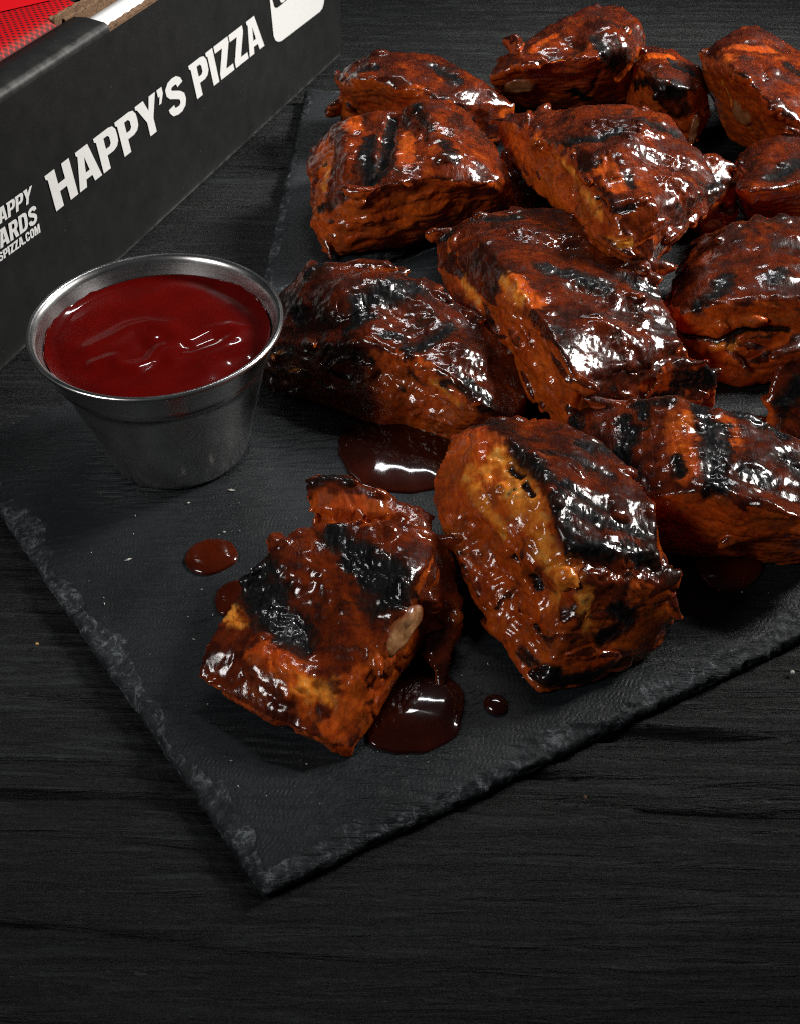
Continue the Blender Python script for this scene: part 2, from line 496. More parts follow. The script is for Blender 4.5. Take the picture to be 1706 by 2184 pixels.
# ------------------------------------------------------------------ slate boards
def slate(name, quad, nu, nv, seed, label, chipw, ripple_dir):
    q = [np.array(p[:2]) for p in quad]
    U, V = np.meshgrid(np.linspace(0, 1, nu), np.linspace(0, 1, nv), indexing='ij')
    # crowd rows towards the rims so that the chipped band is finely cut
    u, v = U.ravel(), V.ravel()
    xy = (q[0][None] * ((1 - u) * (1 - v))[:, None] + q[1][None] * (u * (1 - v))[:, None]
          + q[2][None] * (u * v)[:, None] + q[3][None] * ((1 - u) * v)[:, None])
    Lu = (np.linalg.norm(q[1] - q[0]) + np.linalg.norm(q[2] - q[3])) / 2
    Lv = (np.linalg.norm(q[3] - q[0]) + np.linalg.norm(q[2] - q[1])) / 2
    P = np.concatenate([xy, np.zeros((len(u), 1))], 1)
    ds = [v * Lv, (1 - u) * Lu, (1 - v) * Lv, u * Lu]          # distance to edges q0q1, q1q2, q2q3, q3q0
    ragged = 0.0016 * fbm(P * 110, seed + 5, 4, 0.6)
    chip = np.zeros(len(u)); drop = np.zeros(len(u))
    for e, d in enumerate(ds):
        w = chipw[e] * (0.62 + 0.75 * pnoise(P * 48, seed + e) + 0.35 * pnoise(P * 140, seed + e + 9)) + 0.0004
        w = np.maximum(w, 0.0007)
        t = np.clip(1 - (d + 0.7 * ragged) / w, 0, 1)
        chip = np.maximum(chip, sstep(0.0, 0.22, t))
        terr = (np.floor(t * 3.2 + 0.5 * fbm(P * 170, seed + 31 + e, 3)) / 3.2)
        drop = np.maximum(drop, 0.0017 * (0.45 * t ** 1.4 + 0.55 * np.clip(terr, 0, 1)))
    fl = fbm(P * np.array([260, 260, 1]), seed + 41, 4, 0.6)
    a = ripple_dir
    wv = fbm(P * 30, seed + 3, 3)
    c = (P[:, 0] * math.cos(a) + P[:, 1] * math.sin(a))
    c2 = (-P[:, 0] * math.sin(a) + P[:, 1] * math.cos(a))
    rip = pnoise(np.stack([c * 900 + wv * 3.5, c2 * 95 + wv, 0 * c], 1), seed + 77)
    rip = rip + 0.5 * pnoise(np.stack([c * 2100 + wv * 3.5, c2 * 260, 0 * c], 1), seed + 78)
    und = 0.00035 * fbm(P * 22, seed + 60, 3) + 0.00009 * rip * (0.5 + 0.5 * pnoise(P * 14, seed + 64))
    z = T - 0.00035 + und - drop + chip * 0.00035 * fl
    z = np.minimum(z, T)
    inner = sstep(0.012, 0.03, np.minimum.reduce(ds))
    z = np.minimum(z, T - 0.00005 * (1 - inner))
    # skirt: push the outermost ring down to the table
    ii, jj = np.meshgrid(np.arange(nu), np.arange(nv), indexing='ij')
    ring = ((ii == 0) | (jj == 0) | (ii == nu - 1) | (jj == nv - 1)).ravel()
    jit = 0.00035 * fbm(P * 210, seed + 91, 4, 0.6) + 0.0005 * pnoise(P * 60, seed + 92)
    cen = xy.mean(0)
    rim = (1 - sstep(0.0, 0.004, np.minimum.reduce(ds)))
    dirv = (xy - cen); dirv /= np.linalg.norm(dirv, axis=1)[:, None]
    xy2 = xy + dirv * (jit * rim)[:, None]
    verts = np.concatenate([xy2, z[:, None]], 1)
    faces = grid_faces(nu, nv)
    idx = np.arange(nu * nv).reshape(nu, nv)
    loop = np.concatenate([idx[:, 0], idx[-1, 1:], idx[::-1, -1][1:], idx[0, ::-1][1:-1]])
    n0 = len(verts)
    low = verts[loop].copy()
    low[:, :2] += dirv[loop] * 0.0004
    mid = low.copy(); mid[:, 2] = verts[loop, 2] * 0.5
    mid[:, :2] += dirv[loop] * (0.0007 * fbm(P[loop] * 300, seed + 95, 3))[:, None]
    low[:, 2] = 0.0002
    nl = len(loop)
    verts = np.concatenate([verts, mid, low], 0)
    k = np.arange(nl); k2 = (k + 1) % nl
    s1 = np.stack([loop[k], n0 + k, n0 + k2, loop[k2]], 1)
    s2 = np.stack([n0 + k, n0 + nl + k, n0 + nl + k2, n0 + k2], 1)
    faces = np.concatenate([faces, s1, s2], 0)
    ch = np.concatenate([chip, np.ones(2 * nl)])
    rp = np.concatenate([rip, np.zeros(2 * nl)])
    o = mesh_obj(name, verts, faces, M_SLATE, attrs={'chip': ch, 'ripple': rp * 0.5 + 0.5})
    tag(o, label, 'slate board')
    return o


A = at(563, 1893); B = at(-95, 945)
C1 = at(1706, 1348)
eR = (C1 - A)[:2] / np.linalg.norm((C1 - A)[:2])
Dq = A[:2] + eR * 0.32
Lp = at(112, 866)
eL = (Lp - B)[:2] / np.linalg.norm((Lp - B)[:2])
Bk = B[:2] + np.array([math.cos(math.radians(38)), math.sin(math.radians(38))]) * 0.30
slate('slate_board', [A, Dq, Bk, B], 420, 330, 3,
      'black slate board in front, carrying the steel sauce cup and the nearest ribs', [0.0070, 0.004, 0.003, 0.0070], math.radians(95))
E0 = at(552, 640); E1 = at(652, 182); E2 = at(1760, 232)
perp = np.array([-math.sin(math.radians(38)), math.cos(math.radians(38))])
off = (E0[:2] - B[:2]) @ perp
E0c = E0[:2] if off > 0.002 else E0[:2] + perp * (0.002 - off)
E3 = B[:2] + np.array([math.cos(math.radians(38)), math.sin(math.radians(38))]) * 0.34 + perp * 0.002
slate('slate_board', [E0c, E3, E2[:2], E1[:2]], 200, 200, 8,
      'farther slate board under the rear ribs, its left edge behind the sauce cup', [0.003, 0.003, 0.003, 0.004], math.radians(80))

# ------------------------------------------------------------------ pizza box
p0, p1 = at(269, 542, 0, 0.0)[:2], at(727, 117, 0, 0.0)[:2]
es = (p1 - p0) / np.linalg.norm(p1 - p0)          # along the front wall, to the far corner
ein = np.array([-es[1], es[0]])                   # into the box
S1 = float(np.linalg.norm(p1 - p0))               # s of the far corner, s = 0 at p0
S0 = -0.20


def onwall(px, py, u=0.0):
    d = ray(px, py)
    o = CAM[:2] - (p0 + ein * u)
    t = -(o @ ein) / (d[:2] @ ein)
    X = CAM + d * t
    return float((X[:2] - p0) @ es), float(X[2])


def wp(s, u, z):
    q = p0 + es * s + ein * u
    return (q[0], q[1], z)


HB = onwall(174, 84)[1]
sN = onwall(232, 52)[0]                            # where the tuck slot begins
box = bpy.data.objects.new('pizza_box', None)
COL.objects.link(box)
box.location = (*(p0 + es * 0.02), 0)
tag(box, 'black cardboard pizza box with white lettering and a red halftone lid', 'pizza box')
bpy.context.view_layer.update()


def extrude(name, prof, s0, s1, ns, mat, wear_highlight=None, wob=0.0):
    ss = np.linspace(s0, s1, ns)
    vs, wr, pu, pv = [], [], [], []
    for s in ss:
        for k, pr in enumerate(prof):
            w = wob * math.sin(s * 41 + k * 0.7)
            vs.append(wp(s, pr[0] + w, pr[1])); wr.append(wear_highlight[k] if wear_highlight else 0)
            pu.append(s); pv.append(pr[0])
    o = mesh_obj(name, vs, grid_faces(ns, len(prof))[:, ::-1], mat, box, attrs={'wear_highlight': wr, 'pu': pu, 'pv': pv})
    return o


def arc(cu, cz, r, a0, a1, n=7):
    return [(cu + r * math.cos(a), cz + r * math.sin(a)) for a in np.linspace(math.radians(a0), math.radians(a1), n)]


r = 0.0022
zs = list(np.linspace(0.0004, HB - r, 14))
prof = [(0.0, z) for z in zs] + arc(r, HB - r, r, 170, 90) + [(0.008, HB + 0.0006), (0.013, HB + 0.0002), (0.0135, HB - 0.03)]
wear_highlight = [0.9, 0.25] + [0] * 12 + [0.3, 0.7, 1, 1, 0.8, 0.4, 0.15] + [0, 0, 0]  # arc part puts the fold's soft highlight line into its colour
HN = HB - 0.0028
extrude('rolled_fold', [(0.0, HN)] + prof[14:], S0, sN, 60, M_CARD, [0.1] + wear_highlight[14:], 0.0)
prof2 = [(0.0, 0.0004), (0.0, 0.0009), (0.0, 0.0018)] + [(0.0, z) for z in np.linspace(0.004, HN, 11)]
extrude('front_wall', prof2, S0, S1, 110, M_CARD, [0.9, 0.5, 0.05] + [0] * 11, 0.0)


def wavy(name, s0, s1, u, z, th, amp, mat, lean=0.0, n=140):
    """cut edge of corrugated board: two liners and the wave between them"""
    vs, fs = [], []
    ss = np.linspace(s0, s1, n)
    for dz in (0.0, -0.006):
        for s in ss:
            k = (s - s0) / (s1 - s0)
            ua = u + lean * (1 - k) ** 3
            h = 0.00035 * math.sin(s * 2 * math.pi / 0.0042) + 0.0002 * math.sin(s * 900)
            vs += [wp(s, ua, z + dz + h * 0.6), wp(s, ua + th * 0.33, z + dz - 0.0006 + h), wp(s, ua + th * 0.66, z + dz - 0.0004 - h), wp(s, ua + th, z + dz + h * 0.5)]
    g = grid_faces(n, 4)
    fs = [tuple(f[::-1]) for f in g]
    off = 4 * n
    for i in range(n - 1):
        fs.append((i * 4, (i + 1) * 4, off + (i + 1) * 4, off + i * 4))
        fs.append((i * 4 + 3, off + i * 4 + 3, off + (i + 1) * 4 + 3, (i + 1) * 4 + 3))
    fs.append((0, off, off + 1, 1)); fs.append((1, off + 1, off + 2, 2)); fs.append((2, off + 2, off + 3, 3))
    return mesh_obj(name, vs, fs, mat, box, smooth=False)


wavy('corrugated_edge', sN + 0.0002, S1, 0.0007, HN + 0.0002, 0.0030, 0, M_KRAFT)
extrude('paper_liner', [(0.0039, HN - 0.004), (0.0039, HN + 0.0016), (0.0045, HN + 0.0021), (0.0085, HN + 0.0024), (0.0088, HN - 0.004)], sN + 0.0004, S1, 20, M_LINER)
wavy('corrugated_edge', sN - 0.003, S1, 0.0091, HN + 0.0032, 0.0022, 0, M_KRAFT, 0.004)
wavy('corrugated_edge', sN - 0.007, S1, 0.0124, HN + 0.0044, 0.0020, 0, M_KRAFT, 0.003)
# side and rear walls, floor of the box
DEP = 0.24


def slab(name, pts, mat):
    n = len(pts) // 2
    fs = [tuple(range(n))[::-1], tuple(range(n, 2 * n))] + [(i, (i + 1) % n, n + (i + 1) % n, n + i) for i in range(n)]
    return mesh_obj(name, pts, fs, mat, box, smooth=False, attrs={'wear_highlight': [0] * (2 * n), 'pu': [0] * (2 * n), 'pv': [0.02] * (2 * n)})


slab('side_wall', [wp(S1 + 0.0001, 0.0005, 0.0004), wp(S1 + 0.0001, DEP, 0.0004), wp(S1 + 0.0001, DEP, HB), wp(S1 + 0.0001, 0.0005, HN + 0.001),
                   wp(S1 + 0.0028, 0.0005, 0.0004), wp(S1 + 0.0028, DEP, 0.0004), wp(S1 + 0.0028, DEP, HB), wp(S1 + 0.0028, 0.0005, HN + 0.001)], M_CARD)
slab('rear_wall', [wp(S0, DEP, 0.0004), wp(S1, DEP, 0.0004), wp(S1, DEP, HB), wp(S0, DEP, HB),
                   wp(S0, DEP + 0.003, 0.0004), wp(S1, DEP + 0.003, 0.0004), wp(S1, DEP + 0.003, HB), wp(S0, DEP + 0.003, HB)], M_CARD)
slab('box_floor', [wp(S0, 0.014, 0.001), wp(S1, 0.014, 0.001), wp(S1, DEP, 0.001), wp(S0, DEP, 0.001),
                   wp(S0, 0.014, 0.003), wp(S1, 0.014, 0.003), wp(S1, DEP, 0.003), wp(S0, DEP, 0.003)], M_KRAFT)
# lid: its front edge folds over just behind the wall
UL = 0.0150
zL = max(onwall(60, 96, UL)[1], HB + 0.001)
sL = onwall(180, 20, UL)[0]
rl = 0.0030
lp = [(UL + rl + 0.002, HB - 0.012), (UL + 0.0006, HB - 0.004)] + arc(UL + rl, zL - rl, rl, 180, 92, 7)
lp += [(UL + rl + d, zL + 0.0004 + d * 0.02) for d in (0.002, 0.01, 0.03, 0.08, 0.15, 0.22)]
ss = np.linspace(S0, sL, 40)
vs, wr, pu, pv = [], [], [], []
clen = [0]
for a, b in zip(lp[:-1], lp[1:]): clen.append(clen[-1] + math.hypot(a[0] - b[0], a[1] - b[1]))
zero = clen[6]
for s in ss:
    for k, pr in enumerate(lp):
        vs.append(wp(s, *pr)); wr.append([0, 0, 0, 0.1, 0.5, 0.9, 1, 0.6, 0.25, 0, 0, 0, 0, 0, 0][k]); pu.append(s); pv.append(clen[k] - zero)
mesh_obj('lid', vs, grid_faces(len(ss), len(lp))[:, ::-1], M_LID, box, attrs={'wear_highlight': wr, 'pu': pu, 'pv': pv})
# the part of the lid behind the tuck slot
slab('lid_tab', [wp(sL + 0.001, UL + 0.012, zL - 0.004), wp(S1, UL + 0.006, zL - 0.006), wp(S1, DEP, zL - 0.002), wp(sL + 0.001, DEP, zL - 0.001),
                 wp(sL + 0.001, UL + 0.012, zL - 0.001), wp(S1, UL + 0.006, zL - 0.003), wp(S1, DEP, zL + 0.001), wp(sL + 0.001, DEP, zL + 0.002)], M_CARD)
# plain red field on the lid, beyond the halftone
sa, sb = onwall(0, 24, UL), onwall(96, 0, UL)


def onlid(px, py):
    d = ray(px, py)
    X = CAM + d * ((zL + 0.0012 - CAM[2]) / d[2])
    return (X[0], X[1], zL + 0.0004 + max(0, float((X[:2] - p0) @ ein) - UL - rl) * 0.02 + 0.0003)


pa, pb = np.array(onlid(-60, 38)), np.array(onlid(104, -2))
dirp = (pb - pa); dirp[2] = 0
side = np.array([ein[0], ein[1], 0.0])
q = [pa - dirp * 1.2, pb + dirp * 0.05, pb + dirp * 0.05 + side * 0.13, pa - dirp * 1.2 + side * 0.13]
for p in q: p[2] = zL + 0.0004 + max(0, float((p[:2] - p0) @ ein) - UL - rl) * 0.02 + 0.0004
mesh_obj('lid_print', q, [(0, 1, 2, 3)], M_RED, box, smooth=False)

# ---- lettering, cut as flat print standing 0.1 mm proud of the wall
GL = {
    'H': (0.66, [(0, 0), (.22, 0), (.22, .40), (.42, .40), (.42, 0), (.64, 0), (.64, 1), (.42, 1), (.42, .6), (.22, .6), (.22, 1), (-.05, 1), (-.05, .90), (0, .86)], []),
    'A': (0.66, [(-.02, 0), (.19, 0), (.225, .19), (.41, .19), (.44, 0), (.66, 0), (.48, 1), (.11, 1), (.11, .91), (.15, .87)], [[(.255, .36), (.375, .36), (.315, .76)]]),
    'P': (0.62, [(0, 0), (.22, 0), (.22, .36), (.42, .36), (.54, .41), (.61, .52), (.62, .68), (.61, .84), (.54, .96), (.42, 1), (-.05, 1), (-.05, .90), (0, .86)], [[(.22, .54), (.34, .54), (.39, .60), (.39, .77), (.34, .83), (.22, .83)]]),
    'Y': (0.64, [(.21, 0), (.43, 0), (.43, .40), (.66, 1), (.44, 1), (.335, .66), (.23, 1), (-.05, 1), (-.05, .91), (0, .88), (.21, .40)], []),
    'I': (0.26, [(0, 0), (.23, 0), (.23, 1), (-.05, 1), (-.05, .90), (0, .86)], []),
    'Z': (0.58, [(0, 0), (.56, 0), (.56, .19), (.27, .19), (.56, .83), (.56, 1), (-.03, 1), (-.03, .80), (.27, .80), (0, .18)], []),
    "'": (0.22, [(.02, 1), (.20, 1), (.20, .82), (.08, .60), (0, .60), (.08, .80), (.02, .80)], []),
    'R': (0.64, [(0, 0), (.22, 0), (.22, .38), (.28, .38), (.40, 0), (.64, 0), (.50, .42), (.60, .54), (.62, .70), (.60, .85), (.54, .96), (.42, 1), (0, 1)], [[(.22, .56), (.34, .56), (.39, .62), (.39, .77), (.34, .83), (.22, .83)]]),
    'D': (0.64, [(0, 0), (.38, 0), (.52, .05), (.61, .18), (.63, .5), (.61, .82), (.52, .95), (.38, 1), (0, 1)], [[(.22, .17), (.33, .17), (.40, .26), (.41, .5), (.40, .74), (.33, .83), (.22, .83)]]),
    'W': (0.92, [(.14, 0), (.36, 0), (.45, .5), (.54, 0), (.76, 0), (.92, 1), (.71, 1), (.63, .45), (.54, 1), (.37, 1), (.28, .45), (.20, 1), (-.02, 1)], []),
    'E': (0.52, [(0, 0), (.5, 0), (.5, .18), (.22, .18), (.22, .42), (.44, .42), (.44, .6), (.22, .6), (.22, .82), (.5, .82), (.5, 1), (0, 1)], []),
    'O': (0.64, [(.24, 0), (.39, 0), (.53, .06), (.61, .2), (.63, .5), (.61, .8), (.53, .94), (.39, 1), (.24, 1), (.10, .94), (.02, .8), (0, .5), (.02, .2), (.10, .06)], [[(.27, .18), (.36, .18), (.40, .27), (.41, .5), (.40, .73), (.36, .82), (.27, .82), (.23, .73), (.22, .5), (.23, .27)]]),
    'C': (0.62, [(.24, 0), (.39, 0), (.53, .06), (.60, .2), (.61, .38), (.40, .38), (.39, .25), (.35, .18), (.27, .18), (.23, .27), (.22, .5), (.23, .73), (.27, .82), (.35, .82), (.39, .75), (.40, .64), (.61, .64), (.60, .8), (.53, .94), (.39, 1), (.24, 1), (.10, .94), (.02, .8), (0, .5), (.02, .2), (.10, .06)], []),
    'M': (0.82, [(0, 0), (.2, 0), (.2, .6), (.33, 0), (.47, 0), (.6, .6), (.6, 0), (.8, 0), (.8, 1), (.53, 1), (.4, .45), (.27, 1), (0, 1)], []),
    '.': (0.26, [(0, 0), (.22, 0), (.22, .2), (0, .2)], []),
    ' ': (0.24, None, None),
}
cl = [(.53, .72), (.50, .83), (.42, .895), (.31, .905), (.19, .88), (.115, .80), (.115, .70), (.17, .62), (.30, .545), (.43, .465), (.51, .38), (.52, .26), (.475, .155), (.38, .10), (.27, .095), (.15, .13), (.10, .22), (.09, .30)]
cl = np.array(cl)
tn = np.gradient(cl, axis=0); tn /= np.linalg.norm(tn, axis=1)[:, None]
nn = np.stack([-tn[:, 1], tn[:, 0]], 1)
wS = 0.105
GL['S'] = (0.64, [tuple(p) for p in np.concatenate([cl + nn * wS, (cl - nn * wS)[::-1]])], [])


def letters(text, a_bot, b_bot, a_top, b_top, word, gap=0.055):
    """text set on the wall between four spots of the photograph: bottom left/right, top left/right"""
    (s0, z0), (s1, z1) = onwall(*a_bot), onwall(*b_bot)
    (s2, z2), (s3, z3) = onwall(*a_top), onwall(*b_top)
    tot = sum(GL[c][0] + gap for c in text) - gap
    x = 0
    for c in text:
        w, outer, holes = GL[c]
        if outer is not None:
            def put(p):
                k = (x + p[0]) / tot
                sb_, zb_ = s0 + (s1 - s0) * k, z0 + (z1 - z0) * k
                st_, zt_ = s2 + (s3 - s2) * k, z2 + (z3 - z2) * k
                return sb_ + (st_ - sb_) * p[1], zb_ + (zt_ - zb_) * p[1]
            loops = [[put(p) for p in lp_] for lp_ in [outer] + holes]
            tris = tessellate_polygon([[Vector((a, b, 0)) for a, b in l] for l in loops])
            flat = [p for l in loops for p in l]
            vs = [wp(s, -0.00032, z) for s, z in flat]
            o = mesh_obj(word, vs, tris, M_WHITE, box, smooth=False)
        x += w + gap


letters("HAPPY'S PIZZA", (118.5, 450), (563, 96), (97, 372), (549, 26), 'lettering')
letters('HAPPY', (-20, 490), (64, 430), (-28, 460), (66, 394), 'lettering', 0.06)
letters('REWARDS', (-70, 580), (79, 472), (-78, 543), (75, 434), 'lettering', 0.06)
letters("HAPPYSPIZZA.COM", (-56, 597), (85, 494), (-60, 580), (82, 475), 'lettering', 0.05)


def panel(name, poly, u, mat):
    pts = [onwall(*p) for p in poly]
    tris = tessellate_polygon([[Vector((a, b, 0)) for a, b in pts]])
    return mesh_obj(name, [wp(s, u, z) for s, z in pts], tris, mat, box, smooth=False)


panel('white_label', [(575, 0), (583, 76), (587, 85), (593, 88), (600, 86), (681, 24), (687, 16), (690, 4), (691, -12), (572, -12)], -0.0003, M_WHITE)
panel('label_window', [(579, -8), (584, 12), (588, 15), (593, 13), (618, -8)], -0.0005, M_CARD)
panel('label_mark', [(594, -2), (597, 4), (602, 3), (607, -3)], -0.0007, M_WHITE)

# ------------------------------------------------------------------ steel cup and its sauce
cx_, cy_ = -0.3151 * H, 1.1444 * H
R_, RB_, HC = 0.1647 * H, 0.1002 * H, 0.2089 * H


def lathe(name, prof, mat, parent=None, n=128):
    vs = []
    for k in range(n):
        a = 2 * math.pi * k / n
        for (rr, zz) in prof:
            vs.append((cx_ + rr * math.cos(a), cy_ + rr * math.sin(a), T + zz))
    return mesh_obj(name, vs, grid_faces(n, len(prof), True), mat, parent, origin=(cx_, cy_, T))


zst = HC * 0.765                      # height of the stepped ring
rst = RB_ + (R_ * 0.95 - RB_) * 0.70
outer = [(0.0, 0.0006), (RB_ * 0.86, 0.0006), (RB_ * 0.95, 0.0002), (RB_ * 0.985, 0.0006), (RB_, 0.0018)]
for k in np.linspace(0.12, 1, 8): outer.append((RB_ + (rst - RB_) * k, 0.0018 + (zst - 0.0018) * k))
outer += [(rst + 0.0003, zst + 0.0001), (rst + 0.0008, zst + 0.00025), (rst + 0.00105, zst + 0.0006), (rst + 0.0009, zst + 0.0010)]
rt = R_ * 0.955
for k in np.linspace(0.2, 1, 5): outer.append((rst + 0.0009 + (rt - rst - 0.0009) * k, zst + 0.0011 + (HC - 0.0022 - zst) * k))
cup_outer = lathe('sauce_cup', outer, M_STEEL)
tag(cup_outer, 'round stainless steel sauce cup with rolled rim standing on the front slate', 'sauce cup')
rr = R_ - rt
rimp = [(rt + 0.0001, HC - 0.0012), (rt + rr * 0.55, HC - 0.0010), (R_ - 0.0002, HC - 0.0006), (R_, HC), (R_ - 0.0003, HC + 0.0005), (rt + rr * 0.4, HC + 0.0007), (rt - 0.0001, HC + 0.0003), (rt - 0.0007, HC - 0.0004), (rt - 0.0010, HC - 0.0014)]
lathe('rolled_rim', rimp, M_STEEL, cup_outer)
inn = [(rt - 0.0010, HC - 0.0014)]
for k in np.linspace(0, 1, 8)[1:]: inn.append((rt - 0.0010 + (rst - 0.0003 - rt + 0.0010) * k, HC - 0.0014 + (zst - HC + 0.0014) * k))
for k in np.linspace(0, 1, 6)[1:]: inn.append((rst - 0.0003 + (RB_ - 0.0008 - rst) * k, zst + (0.0022 - zst) * k))
inn.append((0, 0.0018))
lathe('inner_wall', inn, M_STEEL, cup_outer)

# sauce: a relief of swirls left by the spoon
zsa = HC - 0.0052
nr, na = 110, 200
rs = (rt - 0.0010 + (rst - 0.0003 - rt + 0.0010) * ((HC - 0.0014 - zsa) / (HC - 0.0014 - zst))) - 0.00005
rad = np.linspace(0.0, 1, nr) * rs
ang = np.linspace(0, 2 * math.pi, na, endpoint=False)
Aa, Rr = np.meshgrid(ang, rad, indexing='ij')
x = (cx_ + Rr * np.cos(Aa)).ravel(); y = (cy_ + Rr * np.sin(Aa)).ravel()


def zc(px, py):
    """a spot of the photograph's cup, brought onto the sauce level"""
    d = ray(px * 0.37506, 497.6 + py * 0.37506)
    return (CAM + d * ((T + zsa - CAM[2]) / d[2]))[:2]


def pline(pts, n=150):
    P = np.array([zc(*p) for p in pts])
    t = np.linspace(0, len(P) - 1, n)
    return np.stack([np.interp(t, np.arange(len(P)), P[:, 0]), np.interp(t, np.arange(len(P)), P[:, 1])], 1)


h = np.zeros(len(x))
XY = np.stack([x, y], 1)
for pts, hh, ww in [([(520, 660), (640, 600), (740, 545), (840, 520), (940, 530), (1000, 580), (980, 640)], 0.00075, 0.0019),
                    ([(540, 745), (640, 715), (700, 755), (780, 760), (850, 720), (900, 650), (870, 600)], 0.0009, 0.0014),
                    ([(820, 690), (850, 640), (890, 620)], -0.0007, 0.0019),
                    ([(990, 715), (1100, 690), (1240, 640), (1340, 590), (1370, 550), (1300, 535), (1190, 560), (1090, 610)], 0.0008, 0.0015),
                    ([(1100, 640), (1220, 600)], -0.0006, 0.0024),
                    ([(1180, 750), (1280, 715), (1390, 685)], 0.0006, 0.0018),
                    ([(760, 890), (950, 870), (1120, 830), (1200, 800)], 0.00055, 0.0021),
                    ([(850, 350), (1000, 310), (1130, 320)], 0.0003, 0.0022),
                    ([(340, 720), (440, 770)], -0.0006, 0.0028),
                    ([(1250, 300), (1380, 370), (1400, 410)], -0.0006, 0.0026)]:
    L = pline(pts)
    d = np.full(len(XY), 1e9)
    for c_ in range(0, len(L), 25):
        d = np.minimum(d, np.sqrt(((XY[:, None] - L[None, c_:c_ + 25]) ** 2).sum(2)).min(1))
    h += hh * np.exp(-(d / (1.75 * ww)) ** 2)
P3 = np.concatenate([XY, 0 * x[:, None]], 1)
h += 0.00020 * pnoise(P3 * 110, 2)
edge = np.clip((rs - Rr.ravel()) / 0.0035, 0, 1)
h = 0.90 * h * sstep(0, 1, edge) + 0.0009 * (1 - edge) ** 2.5
sv = np.stack([x, y, T + zsa + h], 1)
sauce = mesh_obj('barbecue_sauce', sv, grid_faces(na, nr, True)[:, ::-1], M_SAUCE, origin=(cx_, cy_, T + zsa - 0.002))
tag(sauce, 'dark red barbecue sauce with spoon swirls filling the steel cup', 'sauce')
# smears where the sauce touched the wall above its level
def smear(a0, a1, hgt, seed):
    vs = []
    n, mrow = 60, 6
    for i in range(n):
        a = math.radians(a0 + (a1 - a0) * i / (n - 1))
        e = math.sin(math.pi * i / (n - 1)) ** 0.5
        top = hgt * e * (0.6 + 0.5 * float(pnoise(np.array([[a * 9, seed, 0.5]]))[0]))
        for j in range(mrow):
            z = zsa + 0.0003 + max(0.0002, top) * j / (mrow - 1)
            k = (HC - 0.0014 - z) / (HC - 0.0014 - zst)
            rad_ = rt - 0.0010 + (rst - 0.0003 - rt + 0.0010) * k - 0.00012 - 0.0003 * (1 - j / (mrow - 1))
            vs.append((cx_ + rad_ * math.cos(a), cy_ + rad_ * math.sin(a), T + z))
    return mesh_obj('sauce_film', vs, grid_faces(n, mrow), M_SAUCE, sauce)


smear(15, 75, 0.0013, 1); smear(120, 215, 0.0014, 5)

# ------------------------------------------------------------------ ribs
def fr(x0, y0, z):      # a spot read on an enlarged crop of the photograph
    return lambda a, b: ((x0 + a / z) * 0.88854, (y0 + b / z) * 0.88854)


FA, FB, FC = fr(440, 1120, 2.509), fr(1000, 920, 2.509), fr(1340, 900, 2.941)
FD, FE, FF, FG = fr(600, 560, 2.437), fr(1220, 500, 2.437), fr(680, 0, 2.666), fr(1280, 0, 2.666)
FI = lambda a, b: (a, b)


